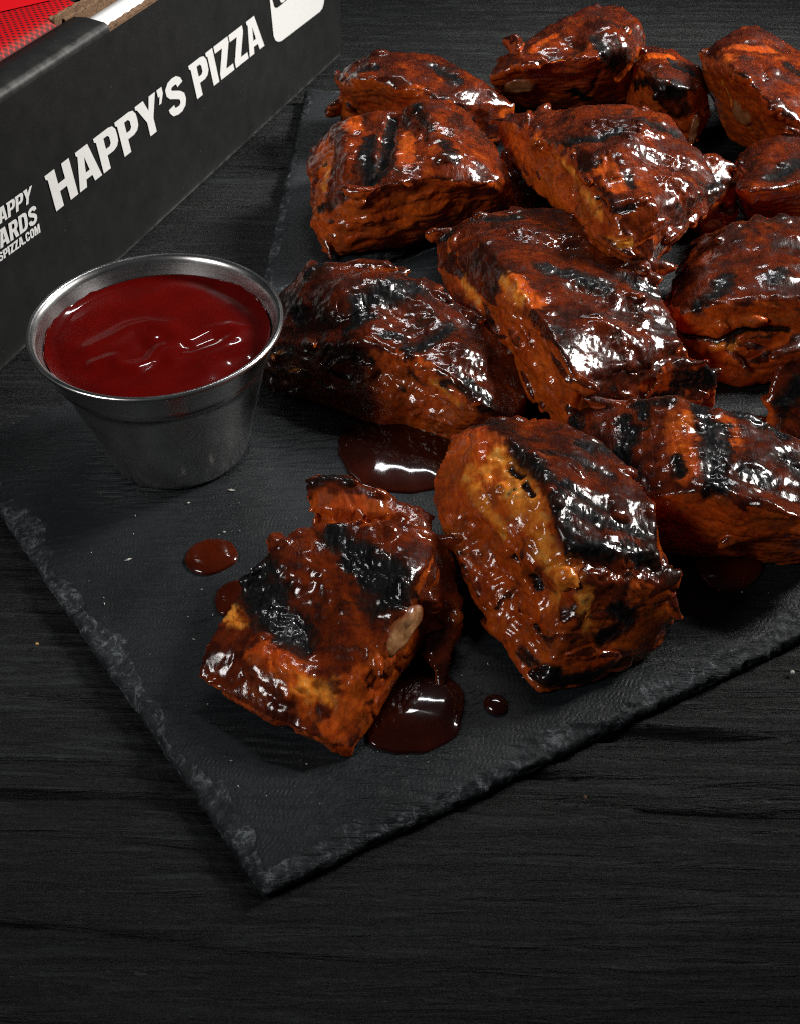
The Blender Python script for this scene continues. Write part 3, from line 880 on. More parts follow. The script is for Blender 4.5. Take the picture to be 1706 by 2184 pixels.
def hull_mesh(hulls, seed=0, shreds=1.0):
    """convex chunks plus the small strands, nodules and muscle bundles of torn meat, fused later into one skin"""
    rg = np.random.default_rng(seed)
    bm = bmesh.new()

    def hull(pts):
        vs = [bm.verts.new(p) for p in pts]
        res = bmesh.ops.convex_hull(bm, input=vs)
        junk = [g for g in set(res['geom_interior'] + res['geom_unused']) if isinstance(g, bmesh.types.BMVert)]
        if junk: bmesh.ops.delete(bm, geom=junk, context='VERTS')

    def pod(c, ax, L, w1, w2, nrm):
        ax = ax.normalized()
        by = nrm.cross(ax)
        if by.length < 1e-4: by = ax.orthogonal()
        by.normalize()
        bz = ax.cross(by)
        pts = []
        bend = rg.uniform(-0.35, 0.35)
        for t in (-1, -0.7, -0.25, 0.25, 0.7, 1):
            rr = math.sqrt(max(0.03, 1 - t * t)) * rg.uniform(0.8, 1.15)
            for k in range(6):
                an = k * math.pi / 3 + rg.uniform(-.3, .3)
                pts.append(c + ax * (L * t) + by * (w1 * rr * math.cos(an) + bend * L * t * t * 0.5) + bz * (w2 * rr * math.sin(an)))
        hull(pts)

    for pts in hulls: hull(pts)
    bm.normal_update()
    jobs = []
    for e in list(bm.edges):
        if len(e.link_faces) != 2: continue
        an = e.calc_face_angle(0)
        L = e.calc_length()
        if an < 0.45 or L < 0.003: continue
        d = (e.verts[1].co - e.verts[0].co)
        nr = (e.link_faces[0].normal + e.link_faces[1].normal).normalized()
        for k in range(int(L / 0.0042) + 1):
            if rg.random() > 0.36 * shreds: continue
            c = e.verts[0].co + d * rg.random()
            if c.z < T + 0.0012 or min((c - v.co).length for v in e.verts) < 0.0026: continue
            out = nr * rg.uniform(-0.0014, 0.0001)
            ax = d.normalized() + nr * rg.uniform(-.45, .3) + Vector(rg.uniform(-.5, .5, 3))
            jobs.append((c + out, ax, rg.uniform(.0016, .0052), rg.uniform(.0008, .0017), rg.uniform(.0007, .0014), nr))
    for f in list(bm.faces):
        A_ = f.calc_area()
        if f.normal.z < -0.25: continue
        side = f.normal.z < 0.55
        n_ = A_ / (0.00006 if side else 0.00013) * shreds
        n_ = int(n_) + (rg.random() < n_ % 1)
        hz = Vector((0, 0, 1)).cross(f.normal)
        if hz.length < 0.2: hz = Vector((math.cos(seed), math.sin(seed), 0))
        vs = [v.co for v in f.verts]
        for k in range(n_):
            w = rg.dirichlet(np.ones(len(vs)))
            c = sum((v * float(x) for v, x in zip(vs, w)), Vector((0, 0, 0)))
            if c.z < T + 0.001: continue
            ax = hz.normalized() + Vector(rg.uniform(-.35, .35, 3))
            if side:
                jobs.append((c - f.normal * rg.uniform(0.0006, 0.0018), ax, rg.uniform(.004, .010), rg.uniform(.0014, .0030), rg.uniform(.0014, .0026), f.normal.copy()))
            else:
                jobs.append((c - f.normal * rg.uniform(0.0010, 0.0020), ax, rg.uniform(.003, .007), rg.uniform(.002, .004), rg.uniform(.0014, .0024), f.normal.copy()))
    for j in jobs: pod(*j)
    me = bpy.data.meshes.new('tmp')
    bm.to_mesh(me); bm.free()
    return me


GROUP = 'grilled rib pieces on the slate boards'
RIBS = []


def rib(label, frame, hulls, strokes, amber=0.4, shreds=0.8, voxel=0.0005, smooth=5, seed=1, amp=1.0, meat_bias=0.0, fibre=(0.3, 1, 1), top=(0.30, 0.62)):
    pts = [[tuple(at(*frame(p[0], p[1]), p[2])) for p in hl] for hl in hulls]
    me = hull_mesh(pts, seed, shreds)
    ob = bpy.data.objects.new('tmp', me)
    COL.objects.link(ob)
    md = ob.modifiers.new('r', 'REMESH'); md.mode = 'VOXEL'; md.voxel_size = voxel
    ms = ob.modifiers.new('s', 'SMOOTH'); ms.factor = 0.5; ms.iterations = smooth
    dg = bpy.context.evaluated_depsgraph_get()
    em = bpy.data.meshes.new_from_object(ob.evaluated_get(dg))
    bpy.data.objects.remove(ob); bpy.data.meshes.remove(me)
    n = len(em.vertices)
    V = np.empty(n * 3, np.float32); em.vertices.foreach_get('co', V); V = V.reshape(-1, 3).astype(float)
    N = np.empty(n * 3, np.float32); em.vertex_normals.foreach_get('vector', N); N = N.reshape(-1, 3).astype(float)
    faces = [tuple(p.vertices) for p in em.polygons]
    bvh = BVHTree.FromPolygons([Vector(v) for v in V], faces)
    warp = np.stack([fbm(V * 1000 / 17.0, seed + 60 + k, 2) for k in range(3)], 1) * (1.5 * amp)
    warp[:, 2] *= 0.8
    mm = V * 1000
    jit = 1.5 * pnoise(mm / 3.2, seed + 50) + 0.9 * pnoise(mm / 1.3, seed + 51)
    masks = {'char': np.zeros(n), 'meat': np.zeros(n), 'fat': np.zeros(n), 'groove': np.zeros(n), 'glaze': np.zeros(n), 'bump': np.zeros(n), 'dent': np.zeros(n), 'swell': np.zeros(n)}
    for kind, w, pl in strokes:
        pl = [frame(*p) for p in pl]
        S = []
        if len(pl) == 1: pl = pl * 2
        for a, b in zip(pl[:-1], pl[1:]):
            k = max(2, int(math.hypot(b[0] - a[0], b[1] - a[1]) / 5))
            for t in np.linspace(0, 1, k):
                hit = bvh.ray_cast(Vector(CAM), Vector(ray(a[0] + (b[0] - a[0]) * t, a[1] + (b[1] - a[1]) * t)))
                if hit[0] is not None: S.append(hit[0])
        if not S: continue
        S = np.array(S) * 1000
        d = np.full(n, 1e9)
        for c in range(0, len(S), 16):
            d = np.minimum(d, np.sqrt(((mm[:, None] - S[None, c:c + 16]) ** 2).sum(2)).min(1))
        soft = {'char': 2.3, 'groove': 0.9, 'bump': 1.0, 'dent': 0.5 * w, 'swell': 0.5 * w}.get(kind, 0.42 * w + 1.0)
        jj = jit if kind != 'groove' and kind != 'bump' else 0.3 * jit
        m_ = 1 - sstep(w / 2 - soft, w / 2 + soft, d + (jj if w > 2.2 else 0.4 * jj))
        masks[kind] = np.maximum(masks[kind], m_)
    topm = sstep(top[0], top[1], N[:, 2] + 0.16 * pnoise(mm / 5, seed + 9))
    meat = np.clip(1 - topm + meat_bias, 0, 1)
    meat = np.clip(np.maximum(meat, masks['meat']) * (1 - masks['glaze']), 0, 1)
    char = masks['char'] * (1 - 0.2 * masks['fat'])
    fb = np.array(fibre)
    dsp = amp * (1.10 * pnoise(mm / 12, seed) + 0.35 * pnoise(mm / 5.5, seed + 1)) + 0.16 * pnoise(mm / 2.8, seed + 2) + 0.06 * pnoise(mm / 1.35, seed + 3)
    wr = 1 - np.abs(pnoise(mm * np.array([0.42, 0.16, 0.42]) + 0.5 * pnoise(mm / 6, seed + 6)[:, None], seed + 4)) * 2
    dsp = dsp + 0.15 * np.clip(wr, 0, 1) ** 3 * (1 - meat)
    fbn = pnoise(mm * fb * 0.62 + 0.35 * pnoise(mm / 5, seed + 8)[:, None], seed + 5)
    fb2 = pnoise(mm * fb * 1.25 + 0.35 * pnoise(mm / 5, seed + 8)[:, None], seed + 15)
    dsp = dsp + (0.22 * fbn + 0.13 * fb2) * meat
    crk = 1 - np.abs(pnoise(mm * np.array([0.75, 0.22, 0.5]) + 0.6 * pnoise(mm / 4, seed + 6)[:, None], seed + 81)) * 2
    dsp = dsp + 0.38 * char * (np.clip(crk, 0, 1) ** 2 - 0.3)
    dsp = dsp - 0.30 * char + 0.10 * char * pnoise(mm / 0.95, seed + 7)
    dsp = dsp - 1.7 * masks['groove'] + 1.3 * masks['bump'] - 2.2 * masks['dent'] + 2.6 * masks['swell'] + 0.25 * masks['fat'] * (pnoise(mm / 1.7, seed + 12))
    lip = 4 * topm * (1 - topm)
    dsp = dsp + lip * (0.15 + 0.7 * np.clip(pnoise(mm / 3.4, seed + 70), -0.3, 1))
    seam = np.clip(1 - np.abs(pnoise(mm * fb ** 1.7 * 0.20 + 0.5 * pnoise(mm / 7, seed + 8)[:, None], seed + 71)) * 3.2, 0, 1) ** 2
    dsp = dsp - 0.6 * seam * meat
    char = np.maximum(char, 0.45 * lip * sstep(0.0, 0.5, pnoise(mm / 4.2, seed + 72)))
    V2 = V + N * ((dsp + 0.7) / 1000)[:, None] + warp / 1000
    V2[:, 2] = np.maximum(V2[:, 2], T + 0.0002)
    attrs = {'char': np.maximum(char, 0.75 * masks['groove'] * (masks['groove'] > 0.4)), 'meat': meat, 'fat': masks['fat']}  # grooves blackened as well, their shade put into the char colour
    o = mesh_obj('rib_piece', V2, np.array(faces) if all(len(f) == 4 for f in faces) else faces, M_RIB, attrs=attrs)
    bpy.data.meshes.remove(em)
    tag(o, label, 'rib', GROUP)
    o['amber'] = float(amber)
    o_bvh = BVHTree.FromPolygons([Vector(v) for v in V2], faces)
    RIBS.append(o)
    return o, o_bvh, frame


def bone(rb, c, a, width, thick=0.0012, lab=None, seed=1, proud=0.0002, mat=None):
    """cut bone or cartilage end set into the side of a rib: centre, one end of its long axis, width in mm"""
    o, bvh, frame = rb
    hc = bvh.ray_cast(Vector(CAM), Vector(ray(*frame(*c))))
    ha = bvh.ray_cast(Vector(CAM), Vector(ray(*frame(*a))))
    if hc[0] is None: return
    c0 = hc[0]
    nrm = Vector((0, 0, 0))
    fx, fy = frame(*c); gx, gy = frame(*a)
    for t in np.linspace(-1, 1, 7):
        for w_ in (-0.25, 0, 0.25):
            hh = bvh.ray_cast(Vector(CAM), Vector(ray(fx + (gx - fx) * t - (gy - fy) * w_, fy + (gy - fy) * t + (gx - fx) * w_)))
            if hh[0] is not None and (hh[0] - c0).length < 0.012: nrm += hh[1]
    nrm = (nrm.normalized() + (Vector(CAM) - c0).normalized() * 0.5).normalized()
    rd = Vector(ray(gx, gy))
    tt = (c0 - Vector(CAM)).dot(nrm) / rd.dot(nrm)
    ax = Vector(CAM) + rd * tt - c0
    L = ax.length; ax.normalize()
    ay = nrm.cross(ax)
    vs, rd_ = [], []
    nu, rings = 36, [0.02, 0.25, 0.45, 0.62, 0.76, 0.87, 0.95, 1.0, 1.05]
    for i in range(nu):
        th = 2 * math.pi * i / nu
        ct, st = math.copysign(abs(math.cos(th)) ** 0.85, math.cos(th)), math.copysign(abs(math.sin(th)) ** 0.85, math.sin(th))
        k = 1 + 0.07 * math.sin(2 * th + seed) + 0.05 * math.sin(3 * th + 2 * seed) + 0.03 * math.sin(7 * th + seed)
        for q in rings:
            p = c0 + ax * (L * ct * q * k) + ay * (width / 2000 * st * q * k)
            hh = bvh.ray_cast(p + nrm * 0.006, -nrm)
            base = hh[0] if hh[0] is not None and (hh[0] - p).length < 0.0045 else p
            base = base * 0.4 + p * 0.6          # the saw cut is flatter than the meat round it
            vs.append(base + nrm * (proud + 0.0004 - 0.0009 * max(0, (q - 0.8) / 0.25) ** 2))
            rd_.append(q)
    b = mesh_obj('bone', vs, grid_faces(nu, len(rings), True), mat or M_BONE, o, attrs={'rad': rd_})
    if lab: b['label'] = lab
    return b


# front left piece
r1 = rib('front left rib with two wide grill marks and a pale bone on its side', FA, [
    [(500, 560, 16), (680, 375, 18), (860, 320, 20), (1250, 330, 21), (1540, 430, 16), (1380, 720, 20), (85, 1270, 6), (200, 1000, 10), (345, 765, 13),
     (240, 1255, 6), (430, 1405, 7), (740, 1595, 6), (880, 1660, 5), (935, 1710, 2), (1035, 1695, 1.5), (1180, 1425, 1), (1290, 1235, 2), (1420, 1080, 2.5), (1500, 800, 4), (1590, 540, 8),
     (470, 1340, 0), (900, 1650, 0), (1150, 1370, 0), (1450, 820, 0), (1000, 800, 0), (700, 1000, 0)],
    [(745, 140, 19), (800, 275, 18), (830, 95, 22), (905, 70, 23), (1010, 88, 22), (1430, 245, 18), (1530, 330, 15), (1500, 470, 16), (900, 430, 19), (760, 370, 17)],
    [(1540, 430, 16), (1610, 540, 11), (1650, 800, 9), (1590, 1010, 5), (1440, 1010, 5), (1390, 740, 17), (1520, 880, 1), (1480, 600, 3)],
    [(1560, 740, 10), (1645, 820, 9), (1605, 1080, 5), (1575, 1340, 1), (1520, 1340, 1), (1470, 1100, 4), (1520, 980, 5), (1600, 900, 0)],
], [('char', 8.5, [(400, 650), (470, 780), (560, 920), (660, 990)]), ('char', 4, [(650, 990), (760, 1080)]), ('char', 3, [(500, 560), (590, 740)]),
    ('char', 10, [(1060, 560), (1160, 640), (1260, 740)]), ('dent', 9, [(700, 800), (800, 1000)]), ('swell', 9, [(520, 1200), (650, 1330)]), ('char', 5, [(900, 400), (1000, 500), (1060, 600)]), ('char', 4, [(1150, 870), (1240, 830), (1330, 790)]),
    ('char', 2, [(770, 130), (900, 80), (1010, 100)]), ('meat', 7, [(820, 240), (960, 260), (1200, 300)]),
    ('fat', 6, [(760, 1330), (850, 1370)]), ('fat', 4, [(300, 850), (330, 950)]), ('meat', 7, [(940, 1600), (1060, 1350), (1230, 1180)]), ('meat', 6, [(500, 1150), (700, 1280), (760, 1420)]),
    ('dent', 2.2, [(790, 290), (1000, 315), (1300, 330)])],
    seed=11, shreds=0.5, amber=0.8, amp=0.75, fibre=(1, 0.3, 0.6))
bone(r1, (1318, 985), (1425, 850), 6.0, 0.0008, 'pale oval bone end', 2, 0.0010, mat_bone('pale_bone', 0.9))

# front centre piece
r2 = rib('tall front rib with an orange fatty face and black grill bars across its top', FB, [
    [(430, 222, 26), (300, 285, 23), (240, 330, 22), (590, 350, 32), (770, 560, 34), (870, 850, 33), (935, 1000, 31), (760, 232, 28), (1050, 330, 27), (1140, 390, 25),
     (1200, 590, 26), (1425, 760, 26), (1460, 960, 26), (1468, 1050, 25), (1000, 1060, 30), (1100, 1090, 29), (1300, 1110, 28), (1510, 1250, 19), (1515, 1400, 12), (1525, 1480, 6), (1350, 1645, 1), (1210, 1665, 1), (1000, 1300, 24), (1200, 1350, 21),
     (1050, 1765, 0), (950, 1835, 0), (740, 1862, 0), (680, 1740, 2), (105, 600, 20), (130, 770, 18), (175, 430, 24), (220, 1000, 12), (330, 1310, 6), (480, 1520, 3), (620, 1640, 1.5),
     (700, 1780, 0), (1400, 1550, 0), (1440, 1330, 0), (1300, 1000, 0), (700, 900, 0)],
], [('char', 2.6, [(360, 250), (480, 240), (560, 290)]), ('char', 3.0, [(590, 370), (720, 520), (830, 640)]), ('char', 2.6, [(830, 640), (890, 850), (950, 985)]),
    ('char', 3.6, [(890, 760), (1080, 830), (1270, 890), (1440, 910)]), ('char', 3.6, [(960, 980), (1170, 1010), (1440, 1045)]), ('char', 2.6, [(870, 650), (1000, 690), (1150, 760)]),
    ('char', 3.0, [(960, 390), (1060, 420), (1130, 400)]), ('char', 1.8, [(750, 420), (930, 470), (1150, 560)]),
    ('glaze', 16, [(800, 450), (1000, 560), (1150, 800), (1250, 950)]), ('glaze', 9, [(560, 260), (800, 300), (1050, 380)]), ('glaze', 4, [(1200, 1200), (1240, 1300)]), ('fat', 3, [(1000, 1250), (1020, 1450)]),
    ('meat', 22, [(300, 450), (400, 800), (560, 1150), (640, 1450)]), ('meat', 9, [(640, 640), (760, 900), (860, 1150)]), ('fat', 5, [(330, 560), (430, 760), (520, 900)]),
    ('fat', 6, [(480, 440), (620, 560), (720, 760), (760, 900)]), ('fat', 7, [(560, 620), (650, 760), (800, 1020), (900, 1180)]), ('fat', 4.5, [(500, 400), (420, 560)]), ('fat', 4, [(880, 1200), (800, 1350)]),
    ('groove', 1.5, [(560, 490), (640, 550)]), ('groove', 1.5, [(650, 610), (700, 700)]), ('groove', 2.6, [(690, 1180), (720, 1230)]), ('groove', 1.5, [(560, 1050), (610, 1110)]), ('groove', 1.5, [(720, 1470), (760, 1540)]),
    ('char', 3.5, [(1200, 1370), (1270, 1400)]), ('char', 2.6, [(1120, 1500), (1170, 1490)]), ('char', 4, [(750, 1740), (900, 1790), (1030, 1740)]), ('char', 2.5, [(1480, 1460), (1510, 1480)]),
    ('dent', 4, [(980, 1090), (1200, 1110), (1440, 1110)]), ('dent', 9, [(380, 950), (520, 1180), (640, 1350)]), ('dent', 6, [(700, 1180), (800, 1330)]), ('bump', 3.0, [(700, 720)]), ('bump', 3.0, [(720, 870)]), ('bump', 3.5, [(820, 1040)]), ('bump', 3.0, [(890, 1180)]), ('bump', 3, [(520, 610)]), ('bump', 2.4, [(600, 700)])],
    seed=23, shreds=0.7, amber=0.5, amp=0.8, fibre=(0.5, 0.5, 1))

# long piece on the right
r3 = rib('long rib running off the right edge, glazed orange between black grill bars', FC, [
    [(80, 300, 15), (370, 212, 18), (600, 205, 21), (820, 160, 25), (960, 188, 25), (1130, 238, 24), (1480, 370, 22), (1900, 560, 20), (560, 870, 18), (800, 830, 22), (1000, 812, 25), (1180, 825, 25),
     (1350, 885, 25), (1706, 1015, 24), (1900, 1090, 23), (650, 1235, 2), (720, 1250, 1), (940, 1272, 0), (1250, 1255, 0), (1450, 1290, 0), (1900, 1330, 0), (300, 900, 0), (1900, 950, 0), (200, 700, 12), (250, 1000, 2), (900, 700, 0)],
], [('char', 5.2, [(1000, 205), (1040, 330), (1090, 500), (1120, 790)]), ('char', 3.0, [(1150, 380), (1160, 600)]), ('char', 5, [(510, 400), (470, 520), (450, 660), (500, 740)]), ('char', 3.0, [(465, 340)]),
    ('char', 3.5, [(570, 230), (600, 300)]), ('char', 3.4, [(100, 290), (140, 360)]), ('char', 2.0, [(700, 215), (800, 205)]), ('char', 5, [(1330, 700), (1450, 730)]), ('char', 4, [(1250, 260), (1400, 340), (1550, 430)]),
    ('char', 3.5, [(1600, 560), (1700, 700)]), ('char', 2.2, [(840, 610), (860, 700)]),
    ('meat', 7, [(760, 330), (840, 500), (900, 700)]), ('meat', 5, [(920, 300), (950, 440)]), ('glaze', 9, [(620, 330), (640, 560), (660, 740)]), ('meat', 4, [(1200, 330), (1240, 480)]), ('glaze', 9, [(1500, 560), (1650, 800)])],
    seed=37, amber=0.5, amp=0.8, fibre=(0.35, 1, 1), top=(0.35, 0.62))
# middle left piece
r4 = rib('dark crusted rib beside the steel cup, with pale cartilage along its orange front', FD, [
    [(185, 360, 15), (300, 235, 21), (410, 183, 26), (560, 208, 26), (700, 178, 27), (1000, 285, 25), (1330, 480, 20), (1500, 680, 15), (1590, 960, 8), (150, 640, 15), (450, 590, 20), (760, 670, 23),
     (1080, 790, 22), (1400, 1010, 17), (1520, 1080, 11), (85, 780, 8), (95, 870, 4), (190, 905, 3), (380, 910, 3), (440, 968, 0), (680, 1093, 0), (1000, 1148, 0), (1200, 1198, 0), (1450, 1190, 0), (1570, 1060, 2),
     (300, 760, 0), (700, 720, 0), (1450, 900, 0)],
], [('char', 6.5, [(640, 520), (650, 440), (760, 390), (950, 335)]), ('char', 4, [(590, 570), (700, 500)]), ('char', 4.5, [(940, 690), (1050, 640), (1160, 560)]), ('char', 3, [(800, 610), (880, 600)]),
    ('char', 2.6, [(410, 195), (330, 270)]), ('char', 3.5, [(260, 430), (310, 520)]), ('char', 4, [(1250, 880), (1390, 980)]),
    ('glaze', 16, [(300, 400), (500, 350), (800, 480), (1000, 560)]), ('glaze', 14, [(1150, 560), (1300, 750), (1450, 950)]), ('glaze', 7, [(200, 610), (400, 590), (700, 640)]),
    ('meat', 9, [(900, 750), (1050, 900), (1250, 1020)]), ('fat', 5, [(180, 720), (300, 800)]), ('fat', 3.5, [(1080, 880), (1200, 980)]), ('swell', 12, [(560, 380), (760, 330)]), ('dent', 9, [(880, 470), (1000, 560)]), ('swell', 10, [(1150, 620), (1280, 740)]), ('dent', 8, [(560, 760), (860, 860), (1100, 980)]), ('bump', 4, [(440, 810)]), ('bump', 4, [(700, 830)]), ('bump', 4, [(290, 850)]), ('char', 1.8, [(150, 690)]), ('char', 1.8, [(240, 700)])],
    seed=41, amber=0.12, amp=0.85, fibre=(0.35, 1, 1))

# centre piece
r5 = rib('broad middle rib, wrinkled dark glaze over a pink meaty left side', FI, [
    [(928, 565, 15), (944, 492, 20), (1000, 468, 25), (1065, 452, 27), (1200, 450, 27), (1300, 520, 27), (1385, 585, 26), (1452, 730, 20), (1462, 785, 13), (1350, 852, 14), (1258, 882, 14), (1216, 910, 10),
     (1178, 897, 8), (1130, 805, 9), (1084, 750, 10), (1000, 648, 11), (952, 620, 12), (1052, 545, 30), (1100, 600, 31), (1153, 675, 31), (1193, 745, 30), (1232, 810, 26),
     (1190, 885, 0), (1380, 850, 0), (1120, 785, 0), (1040, 690, 0), (1150, 620, 0), (1350, 700, 0)],
], [('char', 4.2, [(1150, 572), (1220, 586), (1290, 615)]), ('char', 5, [(1335, 595), (1390, 625)]), ('char', 3.0, [(1186, 706)]), ('char', 2.6, [(1210, 742)]), ('char', 3.0, [(935, 520), (965, 495)]), ('char', 3, [(1010, 475), (1110, 468)]),
    ('glaze', 13, [(1080, 500), (1180, 530), (1280, 560), (1380, 650)]), ('glaze', 12, [(1280, 680), (1330, 780), (1290, 840)]), ('glaze', 9, [(1390, 700), (1420, 770)]), ('meat', 8, [(1090, 610), (1130, 640)]), ('fat', 5, [(1080, 600), (1110, 640)]),
    ('meat', 9, [(1080, 650), (1130, 740), (1190, 840)]), ('fat', 3.5, [(990, 600), (1020, 640)]), ('swell', 10, [(1130, 500), (1200, 510)]), ('dent', 8, [(1240, 620), (1330, 660)]), ('swell', 9, [(1290, 700), (1350, 740)]), ('dent', 7, [(1110, 690), (1180, 800)])],
    seed=53, amber=0.35, amp=0.75, fibre=(1, 0.4, 0.6))
# charred tip behind the long piece
r6 = rib('small blackened rib tip wedged behind the long rib on the right', FI, [
    [(1362, 858, 12), (1398, 820, 18), (1435, 783, 22), (1500, 772, 22), (1522, 795, 18), (1522, 862, 8), (1450, 905, 0), (1385, 905, 0), (1490, 850, 0)],
], [('char', 7, [(1450, 810), (1505, 800)]), ('char', 5, [(1390, 860), (1440, 840)]), ('meat', 4, [(1425, 800), (1410, 830)])], seed=61, amber=0, amp=0.5)
# right middle piece
r7 = rib('dark glazed rib at the right edge with a smooth orange underside', FI, [
    [(1436, 655, 17), (1498, 545, 23), (1478, 520, 14), (1452, 560, 9), (1440, 605, 8), (1570, 478, 27), (1650, 460, 29), (1860, 470, 27), (1470, 655, 20), (1520, 650, 23), (1600, 632, 25), (1700, 632, 25), (1860, 660, 22),
     (1433, 695, 10), (1470, 768, 2), (1520, 808, 0), (1570, 825, 0), (1640, 798, 0), (1706, 775, 0), (1860, 760, 0), (1600, 660, 0), (1860, 620, 0)],
], [('char', 4, [(1496, 650), (1530, 625), (1550, 590)]), ('char', 3.5, [(1640, 600), (1660, 585)]), ('glaze', 16, [(1500, 590), (1580, 550), (1680, 540)]), ('meat', 10, [(1500, 690), (1600, 690), (1690, 680)]), ('fat', 4, [(1500, 740), (1560, 735)]),
    ('groove', 1.8, [(1460, 715), (1530, 728), (1590, 700), (1680, 700)])],
    seed=71, amber=0.3, amp=0.8, fibre=(0.35, 1, 1), voxel=0.0007)
# far right lower piece
r8 = rib('rib piece cut off by the right edge, just above the long rib', FI, [
    [(1637, 908, 5), (1644, 830, 14), (1661, 768, 20), (1690, 728, 24), (1850, 700, 24), (1640, 938, 0), (1700, 965, 0), (1850, 960, 0), (1850, 780, 10), (1720, 860, 0)],
], [('char', 5, [(1670, 860), (1700, 820)]), ('glaze', 9, [(1680, 800), (1700, 900)]), ('meat', 3, [(1650, 850), (1645, 900)])], seed=79, amber=0.4, amp=0.5, voxel=0.0007)
# top of the pile
r9 = rib('rib on top of the pile with a shiny brown glaze pooled over its right half', FI, [
    [(1066, 256, 22), (1090, 243, 27), (1180, 246, 36), (1250, 234, 41), (1340, 229, 43), (1425, 244, 42), (1492, 328, 38), (1532, 398, 33), (1500, 450, 31), (1430, 522, 30), (1386, 570, 28), (1350, 562, 29), (1308, 542, 30),
     (1240, 477, 28), (1140, 402, 20), (1085, 342, 15), (1072, 300, 17), (1140, 290, 33), (1200, 302, 40), (1262, 330, 44), (1312, 440, 43), (1395, 440, 42), (1340, 320, 46),
     (1150, 400, 4), (1250, 420, 8), (1450, 470, 12), (1420, 380, 3), (1200, 350, 2)],
], [('char', 3.8, [(1215, 300), (1260, 300), (1320, 285)]), ('char', 3.5, [(1370, 265), (1440, 285)]), ('char', 2.2, [(1275, 350)]), ('char', 3, [(1500, 400), (1535, 390)]), ('char', 2, [(1340, 375), (1350, 400)]),
    ('glaze', 15, [(1330, 270), (1420, 330), (1420, 400), (1480, 400)]), ('glaze', 10, [(1400, 450), (1450, 460)]), ('meat', 6, [(1290, 350), (1320, 400)]), ('fat', 4, [(1310, 510), (1330, 520)]), ('fat', 3.5, [(1180, 330), (1240, 400), (1290, 470)]),
    ('swell', 9, [(1290, 265), (1360, 270)]), ('dent', 7, [(1350, 330), (1450, 350)]), ('swell', 8, [(1440, 400)]), ('dent', 6, [(1150, 330), (1230, 420)]), ('bump', 5, [(1316, 515)]), ('groove', 1.6, [(1270, 420), (1310, 448), (1350, 440)]), ('meat', 9, [(1110, 290), (1200, 360), (1290, 480)])],
    seed=83, amber=0.7, amp=0.9, fibre=(1, 0.4, 0.8), voxel=0.0006)
r10 = rib('upright rib end with pale bone tucked behind the topmost rib', FI, [
    [(1488, 335, 24), (1512, 322, 25), (1538, 335, 23), (1562, 385, 18), (1568, 440, 9), (1563, 492, 2), (1510, 508, 0), (1450, 480, 0), (1450, 400, 20), (1540, 450, 0)],
], [('char', 3, [(1505, 400), (1530, 390)]), ('glaze', 8, [(1500, 350), (1550, 380)]), ('fat', 4, [(1505, 480), (1530, 475)])], seed=89, amber=0.6, amp=0.5, voxel=0.0007)
bone(r10, (1517, 476), (1540, 480), 4.0, 0.0012, None, 6)
# left top piece
r11 = rib('two-lobed glossy rib at the left of the pile, split by a dark groove', FF, [
    [(190, 960, 18), (315, 822, 26), (525, 742, 31), (740, 728, 33), (1000, 662, 36), (1155, 702, 35), (1335, 925, 28), (1455, 1150, 20), (1475, 1295, 12), (1330, 1435, 4), (1050, 1492, 2), (760, 1485, 3), (500, 1550, 2), (350, 1642, 0),
     (240, 1535, 5), (202, 1440, 8), (195, 1150, 16), (480, 1225, 27), (700, 1160, 31), (1000, 1130, 31), (1300, 1180, 27), (400, 1520, 0), (1300, 1400, 0), (1200, 1050, 0), (500, 1050, 0)],
    [(1400, 960, 22), (1440, 1000, 20), (1562, 1340, 8), (1480, 1378, 8), (1480, 1200, 14), (1420, 1150, 16), (1380, 1050, 14)],
], [('groove', 4.5, [(700, 760), (660, 900), (640, 1060)]), ('char', 5, [(560, 900), (550, 1020), (560, 1130)]), ('char', 4, [(560, 1130), (660, 1110)]), ('char', 3.0, [(850, 720), (930, 870)]), ('char', 3, [(1030, 960), (1080, 1070)]), ('char', 1.4, [(260, 1340), (310, 1300)]), ('char', 2, [(370, 840)]),
    ('glaze', 10, [(600, 800), (570, 1000), (620, 1100)]), ('glaze', 12, [(900, 740), (1000, 900), (1150, 1050)]), ('meat', 8, [(280, 930), (260, 1200), (260, 1450)]), ('meat', 6, [(780, 880), (780, 1050)]), ('fat', 3.5, [(270, 1050), (280, 1200)]), ('meat', 7, [(450, 800), (480, 850)]),
    ('swell', 12, [(920, 720), (1020, 900), (1080, 1080)]), ('swell', 9, [(400, 880), (420, 1050)]), ('dent', 10, [(700, 1260), (1000, 1240), (1250, 1280)])],
    seed=97, amber=0.75, amp=0.9, fibre=(0.35, 1, 1), voxel=0.0007)
